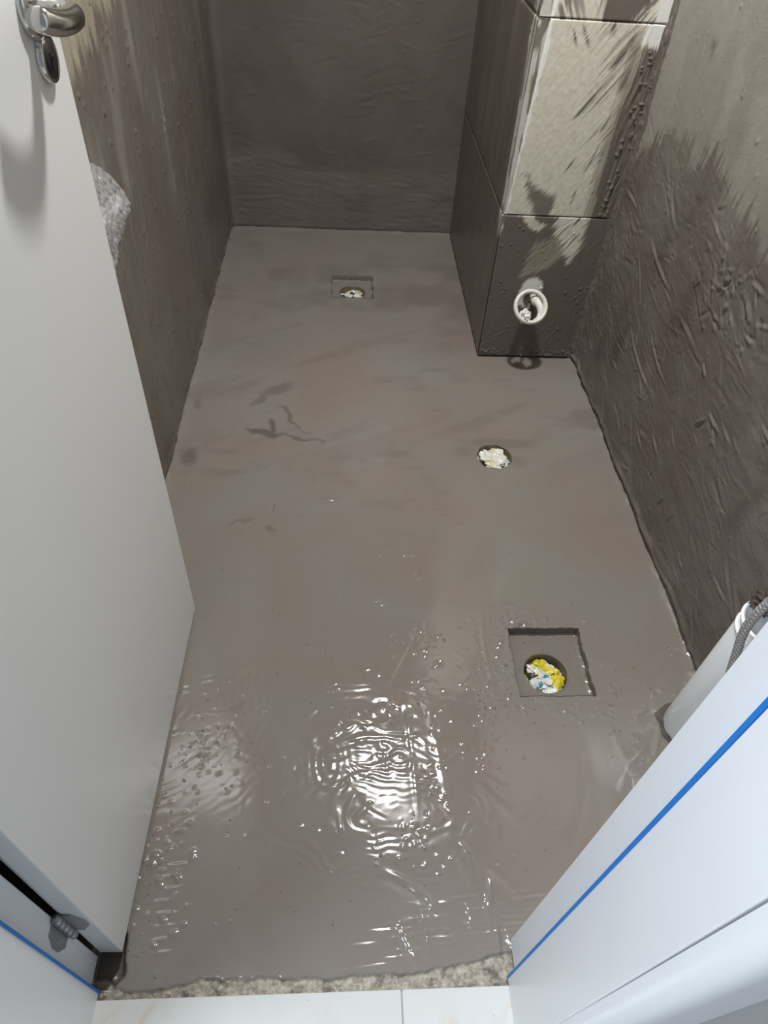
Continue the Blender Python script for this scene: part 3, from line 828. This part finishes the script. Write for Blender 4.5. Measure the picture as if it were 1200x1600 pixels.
        Hh -= 0.0022 * np.exp(-((X - xl) / 0.0014) ** 2) * (Z > 0.39) + 0.002 * fill * (Z > 0.40)
    Hh = np.where(np.minimum(Z - z0, z1 - Z) < 1e-6, -0.0012, Hh)
    Hh[0, :] -= 0.0008
    C = np.stack([np.clip(br, 0, 1), np.clip(be, 0, 1), np.clip(ol, 0, 1)], -1)
    # close the tile edge back to the core
    P = np.stack([X, PY - Hh, Z], -1)
    P = np.concatenate([P[:, :1] + (0, 0.009, 0), P, P[:, -1:] + (0, 0.009, 0)], 1); C = np.concatenate([C[:, :1], C, C[:, -1:]], 1)
    sheet('tile', P, M_TILE, pil, C)
def tile_side(k):
    z0, z1 = JZ[k] + 0.0011, JZ[k + 1] - 0.0011
    st_ = 0.0042 if k < 3 else 0.04
    if k == 2: tz = np.concatenate([np.arange(z0, 1.0, st_), np.linspace(1.0, z1, 6)])
    else: tz = np.linspace(z0, z1, max(3, int((z1 - z0) / st_)))
    ty = np.concatenate([np.arange(PY + 0.001, PY + 0.07, 0.0022), np.arange(PY + 0.07, YB + 0.002, st_ * 1.2)])
    Yy, Z = np.meshgrid(ty, tz, indexing='ij')
    Hh = 0.0006 * fbm(Yy, Z, 0.05, 0.25, 701 + k, 3)
    strokes(Hh, ty, tz, 50, (PY, YB, z0, z1), 1.5, 0.15, 0.10, 0.004, 0.0010, 702 + k, 0.3, 0.4)
    dabs(Hh, ty, tz, 30, (PY, YB, z0, z1), 0.004, 0.0018, 705 + k)
    vs1 = noise(Yy, Z, 0.008, 0.14, 711 + k); vs2 = noise(Yy, Z, 0.05, 0.5, 715 + k)
    br = 0.86 + 0.14 * sstep(-0.2, 0.3, vs1)
    br -= 0.22 * sstep(0.05, 0.5, vs2 + 0.4 * vs1) * sstep(0.45, 0.6, Z)
    strip = sstep(0.052, 0.036, Yy - PY + 0.012 * vs1 + 0.012 * noise(Yy, Z, 0.02, 0.05, 719 + k))
    strip *= sstep(0.385, 0.43, Z + 0.5 * (Yy - PY))
    patch = sstep(-0.35, 0.25, noise(Yy, Z, 0.01, 0.06, 721 + k) + 0.3)
    br = br * (1 - strip * patch)
    be = 0.25 + 0.75 * sstep(-0.4, 0.3, vs1)
    ol = 0.45 * sstep(0.0, 0.6, vs1) * strip + 0.7 * (1 - strip)
    Hh += 0.0008 * br
    Hh = np.where(np.minimum(Z - z0, z1 - Z) < 1e-6, -0.0012, Hh)
    C = np.stack([np.clip(br, 0, 1), np.clip(be, 0, 1), np.clip(ol, 0, 1)], -1)
    P = np.stack([PX - Hh, Yy, Z], -1)
    P = np.concatenate([P[:, :1] + (0.009, 0, 0), P, P[:, -1:] + (0.009, 0, 0)], 1); C = np.concatenate([C[:, :1], C, C[:, -1:]], 1)
    sheet('tile', P, M_TILE, pil, C, flip=True)
for k in range(6):
    tile_front(k); tile_side(k)
# fillet of thick paste between pillar and right wall
fz = np.concatenate([np.arange(-0.004, 1.02, 0.003), np.linspace(1.03, ZC, 12)]); fs = np.linspace(0, 1, 26)
S, Z = np.meshgrid(fs, fz, indexing='ij')
rad = 0.026 + 0.006 * noise(S, Z, 9, 0.06, 731)
ang = S * math.pi / 2
FX = XR - rad * (1 - np.sin(ang)) + 0.002; FY = PY - rad * (1 - np.cos(ang)) + 0.002
bmp = 0.0030 * np.clip(noise(S, Z, 0.12, 0.05, 732), 0, 1) + 0.0016 * noise(S, Z, 0.08, 0.012, 733)
bmp += 0.005 * np.exp(-((S - 0.18 - 0.04 * noise(S, Z, 9, 0.1, 734)) / 0.05) ** 2) * sstep(-0.2, 0.4, noise(S, Z, 9, 0.03, 735))
bmp *= np.sin(math.pi * np.clip(S, 0.02, 0.98))
FX -= bmp * 0.7; FY -= bmp * 0.7
whites = sstep(0.865, 0.885, Z + 0.01 * noise(S, Z, 0.1, 0.02, 736)) * (S < 0.5)
C = np.stack([0.35 + 0 * S, 0.12 + 0.25 * whites + 0 * S, 0 * S], -1)
sheet('paste_fillet', np.stack([FX, FY, Z], -1), M_WALL, pil, C, flip=True)

# --- front wall with the doorway, ceiling, hallway floor
wf = empty('wall_front')
tag(wf, 'thin partition wall holding the white door frame', kind='structure')
for nm, (x0, x1, z0, z1) in (('wall_panel', (-1.4, -0.385, -0.02, ZC)), ('wall_panel', (0.302, 1.5, -0.02, ZC)), ('wall_lintel', (-0.385, 0.302, 2.13, ZC))):
    bm = bmesh.new(); box(bm, x0, x1, 0.078, YF - 0.004, z0, z1)
    bm_obj(nm, bm, M_WHITEWALL, wf)
bm = bmesh.new(); box(bm, XL - 0.02, XR + 0.02, YF - 0.02, YB + 0.02, ZC, ZC + 0.05)
tag(bm_obj('ceiling', bm, M_CEIL), kind='structure')

hall = empty('floor_hallway')
tag(hall, 'white veined hallway floor tiles before the threshold', kind='structure')
bm = bmesh.new(); box(bm, -1.4, 1.5, -1.6, 0.174, -0.05, 0.0015)
bm_obj('tile_bed', bm, M_LGROUT, hall)
TS, TY = 0.600, 0.176
proto = None
for i in range(-2, 2):
    for j in range(0, 3):
        if proto is None:
            bm = bmesh.new(); box(bm, 0, TS - 0.002, -(TS - 0.002), 0, -0.004, 0.005); bevel(bm, 0.0008, 1)
            proto = bm_obj('tile', bm, M_HALL, hall); o = proto
        else:
            o = bpy.data.objects.new('tile', proto.data); link(o, hall)
        o.location = (0.102 + i * TS, TY - j * TS, 0)
# cement left showing below the tile's front edge
bm = bmesh.new(); box(bm, XL, XR, 0.14, 0.19, -0.06, -0.008)
bm_obj('threshold_cement', bm, M_LGROUT, hall)

# ------------------------------------------------------------------ door frame
frame = empty('trim_1', (0, 0, 0))
tag(frame, 'white door frame with a blue seal on both jambs', kind='structure')
def prism(name, poly, z0, z1, mat, parent, lean=0.0, bev=0.0):
    bm = bmesh.new()
    a = [bm.verts.new((x, y, z0)) for x, y in poly]; b = [bm.verts.new((x, y + lean * (z1 - z0), z1)) for x, y in poly]
    n = len(poly)
    for k in range(n): bm.faces.new((a[k], a[(k + 1) % n], b[(k + 1) % n], b[k]))
    bm.faces.new(a[::-1]); bm.faces.new(b)
    bmesh.ops.recalc_face_normals(bm, faces=bm.faces[:])
    if bev:
        es = [e for e in bm.edges if abs(e.verts[0].co.z - e.verts[1].co.z) > 0.5]
        bmesh.ops.bevel(bm, geom=es, offset=bev, segments=3, affect='EDGES', profile=0.5)
    return bm_obj(name, bm, mat, parent, False)
DZ = 2.13
# right jamb: lining, rebate, stop
prism('jamb', [(0.2665, 0.100), (0.2665, 0.186), (0.279, 0.186), (0.279, 0.2365), (0.306, 0.2365), (0.306, 0.100)], 0.004, DZ, M_JAMB, frame, 0.006, 0.0012)
prism('seal', [(0.2655, 0.1845), (0.2655, 0.1882), (0.281, 0.1882), (0.281, 0.1845)], 0.003, DZ, M_BLUE, frame, 0.008)
# left jamb
prism('jamb', [(-0.3505, 0.100), (-0.390, 0.100), (-0.390, 0.2325), (-0.363, 0.2325), (-0.363, 0.186), (-0.3505, 0.186)], 0.004, DZ, M_JAMB, frame, 0.002, 0.0012)
prism('seal', [(-0.3495, 0.1845), (-0.365, 0.1845), (-0.365, 0.1882), (-0.3495, 0.1882)], 0.003, DZ, M_BLUE, frame, 0.004)
bm = bmesh.new(); box(bm, -0.3505, 0.2665, 0.106, 0.245, DZ - 0.03, DZ)
bm_obj('head_jamb', bm, M_JAMB, frame)
def casing_profile(xi, sgn):
    pts = [(0.000, 0.101), (0.000, 0.092), (0.0025, 0.083), (0.007, 0.0765), (0.013, 0.0725), (0.022, 0.0715), (0.062, 0.0710), (0.065, 0.074), (0.065, 0.101)]
    return [(xi + sgn * a, b) for a, b in pts]
c1 = prism('casing', casing_profile(0.2695, 1), 0.004, DZ + 0.06, M_JAMB, frame, 0.003)
c2 = prism('casing', casing_profile(-0.3535, -1), 0.004, DZ + 0.06, M_JAMB, frame, 0.003)
for c in (c1, c2):
    c.data.polygons.foreach_set('use_smooth', np.ones(len(c.data.polygons), bool))
    md = c.modifiers.new('edges', 'EDGE_SPLIT'); md.split_angle = math.radians(40)

# ------------------------------------------------------------------ door, open into the bathroom
door = empty('door_1', (-0.345, 0.236, 0.0))
tag(door, 'white flush door standing open against the left side', kind='structure')
def local(o):
    """keep world position of a mesh built in world space when parented to the door"""
    o.matrix_parent_inverse = door.matrix_basis.inverted()
    return o
door_in = Matrix.Translation((-0.345, 0.236, 0.0)).inverted()
def dobj(name, bm, mat, smooth=False, parent=None):
    o = bm_obj(name, bm, mat, None, smooth)
    if parent is None:
        o.parent = door; o.matrix_parent_inverse = door_in
    else:
        o.parent = parent
    return o
bm = bmesh.new()
zb, zt = 0.014, 2.09
def dv(x, y, z): return bm.verts.new((x, y, z))
h_r, h_l = (-0.3245, 0.2345), (-0.3585, 0.2355)      # hinge edge right and left
f_r, f_l = (-0.3105, 0.8720), (-0.3445, 0.8735)      # free edge
vb = [dv(*h_l, zb), dv(*h_r, zb), dv(*f_r, zb), dv(*f_l, zb)]
vt = [dv(h_l[0], h_l[1] + 0.026, zt), dv(h_r[0], h_r[1] + 0.016, zt), dv(f_r[0], f_r[1] + 0.06, zt), dv(f_l[0], f_l[1] + 0.06, zt)]
bm.faces.new(vb[::-1]); bm.faces.new(vt)
for k in range(4): bm.faces.new((vb[k], vb[(k + 1) % 4], vt[(k + 1) % 4], vt[k]))
bmesh.ops.recalc_face_normals(bm, faces=bm.faces[:])
bevel(bm, 0.0012, 2)
slab = dobj('door_slab', bm, M_DOOR)

def door_x(y): return h_r[0] + (f_r[0] - h_r[0]) * (y - h_r[1]) / (f_r[1] - h_r[1])
# lever handle
RY, RZ = 0.834, 1.084
x0 = door_x(RY)
bm = bmesh.new()
lathe(bm, [(0.0, 0.009), (0.012, 0.009), (0.021, 0.0085), (0.0255, 0.006), (0.0265, 0.002), (0.0265, -0.001)], 40, axis='x')
bmesh.ops.translate(bm, verts=bm.verts[:], vec=(x0, RY, RZ))
rose = dobj('handle_rose', bm, M_CHROME, True)
pts = []
for a in np.linspace(0, 1, 5): pts.append((x0 + 0.006 + 0.014 * a, RY, RZ))
for a in np.linspace(0.12, 1, 9) * math.pi / 2: pts.append((x0 + 0.020 + 0.030 * math.sin(a), RY - 0.030 * (1 - math.cos(a)), RZ))
for a in np.linspace(0.1, 1, 9): pts.append((x0 + 0.050 - 0.010 * a * a, RY - 0.030 - 0.066 * a, RZ + 0.012 * a * a))
bm = bmesh.new()
n = len(pts)
tube(bm, pts, [0.0100] * 5 + [0.0112] * (n - 7) + [0.0108, 0.0095], 22)
dobj('lever', bm, M_CHROME, True)
# key escutcheon
KY, KZ = 0.843, 1.040
x0 = door_x(KY)
bm = bmesh.new()
lathe(bm, [(0.0, 0.006), (0.018, 0.006), (0.0200, 0.0070), (0.0215, 0.0068), (0.0225, 0.005), (0.0228, -0.001)], 40, axis='x')
bmesh.ops.translate(bm, verts=bm.verts[:], vec=(x0, KY, KZ))
esc = dobj('key_escutcheon', bm, M_CHROME, True)
bm = bmesh.new()
lathe(bm, [(0.0, 0.0068), (0.0178, 0.0068), (0.0182, 0.0058)], 32, axis='x')
bmesh.ops.translate(bm, verts=bm.verts[:], vec=(x0, KY, KZ))
dobj('escutcheon_face', bm, M_DARK, True, esc)
bm = bmesh.new()
tube(bm, [(x0 + 0.0066, KY, KZ + 0.003), (x0 + 0.0078, KY, KZ + 0.003)], 0.0045, 16)
box(bm, x0 + 0.0066, x0 + 0.0078, KY - 0.0018, KY + 0.0018, KZ - 0.011, KZ + 0.002)
dobj('keyhole', bm, plain('keyhole_black', (0.01, 0.01, 0.01), 0.6), False, esc)
# hinge
for zc in (0.198, 1.05, 1.90):
    hg = empty('hinge', (0, 0, 0)); hg.parent = door; hg.matrix_parent_inverse = door_in
    yk = 0.2300 + 0.002 * zc
    bm = bmesh.new()
    for q in range(5):
        tube(bm, [(-0.3575, yk, zc - 0.045 + q * 0.018), (-0.3575, yk, zc - 0.0282 + q * 0.018)], 0.0058, 14)
    bm_obj('hinge_knuckle', bm, M_STEEL, hg, True)
    bm = bmesh.new()     # leaf on the jamb rebate face
    pl = [(0.000, -0.036), (0.022, -0.036), (0.034, -0.012), (0.034, 0.012), (0.022, 0.036), (0.000, 0.036)]
    a = [bm.verts.new((-0.3618, yk - 0.78 * d, zc + z)) for d, z in pl]; b = [bm.verts.new((-0.3636, yk - 0.78 * d, zc + z)) for d, z in pl]
    bm.faces.new(a); bm.faces.new(b[::-1])
    for k in range(6): bm.faces.new((a[k], b[k], b[(k + 1) % 6], a[(k + 1) % 6]))
    bmesh.ops.recalc_face_normals(bm, faces=bm.faces[:])
    bm_obj('hinge_leaf', bm, M_STEEL, hg)
    bm = bmesh.new()     # leaf on the door's edge
    yd = 0.2325 + 0.008 * zc
    a = [bm.verts.new((-0.3640 + d, yd, zc + z)) for d, z in pl]; b = [bm.verts.new((-0.3640 + d, yd + 0.0022, zc + z)) for d, z in pl]
    bm.faces.new(a); bm.faces.new(b[::-1])
    for k in range(6): bm.faces.new((a[k], b[k], b[(k + 1) % 6], a[(k + 1) % 6]))
    bmesh.ops.recalc_face_normals(bm, faces=bm.faces[:])
    bm_obj('hinge_leaf', bm, M_STEEL, hg)

# ------------------------------------------------------------------ white pipe stub on the pillar
pipe = empty('waste_pipe_stub', (0.565, PY, 0.217))
tag(pipe, 'white plastic pipe stub with an open ring end on the tiled pillar', 'pipe')
PR = 0.047; PL = 0.060
bm = bmesh.new()     # dark mouth in the tile behind the ring
lathe(bm, [(0.0, -0.0015), (0.020, -0.0015), (0.023, -0.0035), (0.025, -0.0005)], 28, False, 'y')
bmesh.ops.translate(bm, verts=bm.verts[:], vec=(0.014, 0, -0.004))
bm_obj('pipe_socket', bm, M_DRAIN, pipe, True)
bm = bmesh.new()     # rounded ring
ring = []
for k in range(13):
    a = k / 12 * math.tau
    ring.append((PR - 0.001 + 0.0065 * math.cos(a), -PL + 0.008 * math.sin(a)))
lathe(bm, ring[:-1], 48, True, 'y')
th_ = math.radians(42)
for v in bm.verts:
    yy, zz = v.co.y + PL, v.co.z
    v.co.y = -PL + yy * math.cos(th_) + zz * math.sin(th_); v.co.z = -yy * math.sin(th_) + zz * math.cos(th_)
bm_obj('pipe_ring', bm, M_PVC, pipe, True)
bm = bmesh.new()     # small elbow left inside
pts = [(0.016, 0.004, 0.000), (0.018, -0.022, 0.006), (0.023, -0.040, 0.006), (0.030, -0.056, -0.002), (0.033, -0.068, -0.014), (0.026, -0.080, -0.026), (0.008, -0.090, -0.034)]
tube(bm, pts, [0.0105, 0.0105, 0.0115, 0.0110, 0.010, 0.008, 0.006], 16)
tube(bm, [(0.0175, -0.028, 0.006), (0.0215, -0.042, 0.006)], 0.0145, 16)
bm_obj('inner_elbow', bm, M_PVC, pipe, True)
bm = bmesh.new()
bmesh.ops.create_icosphere(bm, subdivisions=3, radius=0.017)
rr = np.random.default_rng(9)
for v in bm.verts:
    v.co *= 1 + 0.25 * math.sin(v.co.x * 310 + 1) * math.sin(v.co.y * 270) + 0.12 * rr.normal()
    v.co += Vector((-0.017, -0.076, -0.022))
bm_obj('paper_plug', bm, plain('white_paper', (0.72, 0.70, 0.66), 0.6, var=0.15, scale=200), pipe)
bm = bmesh.new()
tube(bm, [(-0.014, -0.072, -0.020), (0.002, -0.036, -0.010), (0.012, 0.004, -0.006)], 0.0045, 12)
bm_obj('plug_tail', bm, M_DRAIN, pipe, True)

# ------------------------------------------------------------------ crumpled bags stuffed in the drains
def bag(name, loc, r, hgt, mat, seed, label, folds=70):
    """a plastic bag crushed into a ball: creased by random planes"""
    rg_ = np.random.default_rng(seed)
    bm = bmesh.new()
    bmesh.ops.create_icosphere(bm, subdivisions=5, radius=1.0)
    co = np.array([v.co[:] for v in bm.verts])
    N = co.copy()
    d = np.zeros(len(co))
    for _ in range(folds):
        a = rg_.normal(size=3); a /= np.linalg.norm(a)
        b = rg_.normal(size=3); b -= a * (a @ b); b /= np.linalg.norm(b)
        q_ = N @ b
        s = np.abs(N @ a - rg_.uniform(-0.9, 0.9) + 0.10 * np.sin(q_ * 5 + rg_.uniform(0, 6)))
        e = np.exp(-(q_ - rg_.uniform(-0.8, 0.8)) ** 2 / 0.10)
        d += (-rg_.uniform(0.10, 0.30) if rg_.random() < 0.6 else rg_.uniform(0.06, 0.16)) * np.exp(-s / rg_.uniform(0.03, 0.10)) * e
    d = np.clip(d, -0.42, 0.25)
    d = (0.93 + d) / np.percentile(0.93 + d, 70)
    c = N * d[:, None]
    c[:, 2] = np.sign(c[:, 2]) * np.abs(c[:, 2]) ** 0.55
    c = np.clip(c, -1.02, 1.02)
    rad_ = np.hypot(c[:, 0], c[:, 1]); k = np.minimum(1, 0.97 / np.maximum(rad_, 1e-6))
    c[:, 0] *= k; c[:, 1] *= k
    for v, p in zip(bm.verts, c):
        v.co = (p[0] * r, p[1] * r, p[2] * hgt)
    o = bm_obj(name, bm, mat, None, False)
    o.location = loc
    tag(o, label, 'plastic bag', 'crumpled bags plugging the drains')
    return o
YEL, TEAL, WHT, GRY, BLK, CRM = (0.62, 0.52, 0.02), (0.05, 0.28, 0.36), (0.66, 0.67, 0.66), (0.30, 0.29, 0.28), (0.03, 0.03, 0.028), (0.62, 0.56, 0.34)
bag('crumpled_plastic_bag', (0.4425, 0.727, -PD1 - 0.038), 0.0462, 0.036, mat_bag('bag_print_bright', [(0, YEL), (0.24, WHT), (0.56, TEAL), (0.70, WHT), (0.84, YEL), (0.93, BLK)], 48, 3.1), 4,
    'crumpled yellow, teal and white plastic bag in the near square drain')
bag('crumpled_plastic_bag', (H0[0], H0[1], -0.029), 0.0478, 0.030, mat_bag('bag_print_pale', [(0, WHT), (0.40, CRM), (0.58, WHT), (0.70, GRY), (0.78, WHT), (0.88, CRM), (0.94, BLK)], 60, 1.7), 8,
    'crumpled cream and white plastic bag filling the round floor hole', 90)
bag('crumpled_plastic_bag', (0.040, 2.300, -PD2 - 0.037), 0.0455, 0.036, mat_bag('bag_print_grey', [(0, WHT), (0.28, BLK), (0.46, WHT), (0.60, GRY), (0.74, CRM), (0.86, BLK)], 56, 5.9), 15,
    'crumpled black and white plastic bag in the far square drain')

# ------------------------------------------------------------------ upright white pipe behind the right jamb
BX, BY, BH = 0.695, 0.588, 0.372
pail = empty('upright_pipe', (BX, BY, 0.0))
tag(pail, 'wide white plastic pipe standing upright behind the right door jamb', 'pipe')
r0 = 0.0485
bm = bmesh.new()
lathe(bm, [(r0 - 0.003, -0.01), (r0, 0.0), (r0, 0.33), (r0 - 0.002, 0.338), (r0 - 0.001, BH), (r0 - 0.004, BH), (r0 - 0.005, 0.33), (r0 - 0.005, -0.01)], 64, True)
bm_obj('pipe_body', bm, M_PAIL, pail, True)
for h, w, nm in ((BH - 0.002, 0.0030, 'pipe_rim'), (BH - 0.026, 0.0022, 'pipe_band')):
    bm = bmesh.new()
    lathe(bm, [(r0 - 0.0005 + w * math.cos(a), h + 1.3 * w * math.sin(a)) for a in np.linspace(0, math.tau, 12, endpoint=False)], 64, True)
    bm_obj(nm, bm, M_PAIL, pail, True)
# collar of paste round its foot
aa = np.linspace(0, math.tau, 97); tt = np.linspace(0, 1, 10)
A, T = np.meshgrid(aa, tt, indexing='ij')
wd = 0.014 + 0.005 * np.sin(3 * A + 1) + 0.003 * np.sin(8 * A)
RRc = r0 - 0.001 + wd * T
hz = 0.013 * (1 - T) ** 1.6 - 0.002 * T + 0.0022 * np.sin(11 * A + 5 * T) * (1 - T)
C = np.stack([0.75 + 0 * T, 0 * T, 0 * T], -1); Mm = np.stack([0 * T, 0.9 + 0 * T, 0 * T], -1)
sheet('paste_collar', np.stack([np.minimum(RRc * np.cos(A), XR - BX - 0.003), RRc * np.sin(A), hz], -1), M_FLOOR, pail, C, flip=True, M=Mm)
# muddy brush lying in the mouth of the pipe
br = empty('scrub_brush', (BX + 0.012, BY + 0.006, BH + 0.006))
tag(br, 'scrub brush caked in brown mud on the mouth of the upright pipe', 'brush')
rb = np.random.default_rng(77)
def clod(loc, sx, sy, sz, seed):
    bm = bmesh.new()
    bmesh.ops.create_icosphere(bm, subdivisions=4, radius=1.0)
    r_ = np.random.default_rng(seed)
    ph = r_.uniform(0, 6.3, (14, 4)); fr = r_.normal(size=(14, 3)) * 5
    for v in bm.verts:
        p = v.co.copy()
        d = sum(0.05 * math.sin(fr[k] @ np.array(p) + ph[k, 0]) for k in range(14)) + 0.035 * r_.normal()
        p *= 1 + d
        v.co = (loc[0] + p.x * sx, loc[1] + p.y * sy, loc[2] + p.z * sz)
    return bm
bm_obj('brush_head', clod((-0.012, 0.018, 0.016), 0.036, 0.026, 0.017, 5), M_BRUSH, br)
bm_obj('mud_clod', clod((0.012, 0.030, 0.055), 0.030, 0.020, 0.020, 9), M_BRUSH, br)
bm = bmesh.new()
for k in range(260):
    d = Vector(rb.normal(size=3)).normalized()
    if k % 2: p = Vector((-0.012 + d.x * 0.036, 0.018 + d.y * 0.026, 0.016 + d.z * 0.017))
    else: p = Vector((0.012 + d.x * 0.030, 0.030 + d.y * 0.020, 0.055 + d.z * 0.020))
    q = p + (d + Vector(rb.normal(size=3) * 0.5)).normalized() * rb.uniform(0.002, 0.007)
    tube(bm, [p - d * 0.004, q], [0.0018, 0.0009], 4, False)
tag(bm_obj('bristles', bm, M_BRUSH, br, False), kind='stuff')
# braided hose beside the pipe
bm = bmesh.new()
pts = []
ctrl = [Vector(p) for p in ((0.672, 0.520, 0.592), (0.628, 0.522, 0.585), (0.588, 0.520, 0.545), (0.577, 0.520, 0.470), (0.590, 0.512, 0.390), (0.607, 0.500, 0.29), (0.612, 0.485, 0.15), (0.612, 0.460, 0.035), (0.615, 0.42, 0.0078), (0.64, 0.36, 0.0078), (0.70, 0.32, 0.0078))]
for i in range(len(ctrl) - 1):
    p0 = ctrl[max(i - 1, 0)]; p1 = ctrl[i]; p2 = ctrl[i + 1]; p3 = ctrl[min(i + 2, len(ctrl) - 1)]
    for t in np.linspace(0, 1, 8, endpoint=False):
        pts.append(0.5 * ((2 * p1) + (p2 - p0) * t + (2 * p0 - 5 * p1 + 4 * p2 - p3) * t * t + (3 * p1 - p0 - 3 * p2 + p3) * t ** 3))
pts.append(ctrl[-1])
tube(bm, pts, 0.0066, 14)
tag(bm_obj('braided_hose', bm, M_BRAID, None, True), 'grey braided hose hanging in front of the upright white pipe', 'hose')

# ------------------------------------------------------------------ bubble-wrapped bundle on the left wall behind the door
wrap = empty('bubble_wrapped_bundle', (XL + 0.004, 1.145, 0.715))
tag(wrap, 'clear bubble wrap bundle sticking out behind the open white door', 'bubble wrap')
poly = [(0.158, 0.004), (0.148, 0.030), (0.105, 0.066), (0.045, 0.098), (-0.06, 0.120), (-0.12, 0.09), (-0.13, -0.02), (-0.10, -0.10), (-0.03, -0.085), (0.015, -0.050), (0.075, -0.026), (0.128, -0.010)]
na, nr = 420, 90
ang = np.linspace(0, math.tau, na + 1)
pa = np.array([math.atan2(q[1], q[0]) % math.tau for q in poly]); pr_ = np.array([math.hypot(*q) for q in poly])
o_ = np.argsort(pa)
R_ = np.interp(ang, np.concatenate([pa[o_] - math.tau, pa[o_], pa[o_] + math.tau]), np.tile(pr_[o_], 3))
tt = np.linspace(0, 1, nr)
A, T = np.meshgrid(ang, tt, indexing='ij')
RR = R_[:, None] * T
uy, uz = RR * np.cos(A), RR * np.sin(A)
th = 0.062 * np.sqrt(np.clip(1 - T ** 2.6, 0, 1)) + 0.020 * fbm(uy, uz, 0.05, 0.04, 801, 3) * (1 - T ** 4)
# hexagonal bubbles
s_ = 0.0165
q1 = uz / (s_ * 0.866); row = np.round(q1)
cx = (np.round(uy / s_ - 0.5 * (row % 2)) + 0.5 * (row % 2)) * s_
dd = np.hypot(uy - cx, uz - row * s_ * 0.866)
th += 0.0048 * np.sqrt(np.clip(1 - (dd / 0.0066) ** 2, 0, 1)) * (T < 0.95)
sheet('bubble_sheet', np.stack([0.004 + th, uy, uz], -1), M_BUBBLE, wrap, flip=False)
bm = bmesh.new()
pts = [(0.006, R_[i] * math.cos(ang[i]) * 1.0, R_[i] * math.sin(ang[i]) * 1.0) for i in range(0, na, 8)]
pts.append(pts[0])
tube(bm, pts, [0.0045 + 0.0012 * math.sin(i * 1.7) for i in range(len(pts))], 8, False)
bm_obj('film_edge', bm, M_BUBBLE, wrap, True)
bm = bmesh.new()
tube(bm, [(0.002, 0.02, -0.01), (0.030, 0.02, -0.01), (0.032, 0.06, -0.005), (0.032, 0.13, 0.0)], [0.022, 0.022, 0.016, 0.012], 16)
bm_obj('wrapped_fitting', bm, M_WRAPCORE, wrap, True)
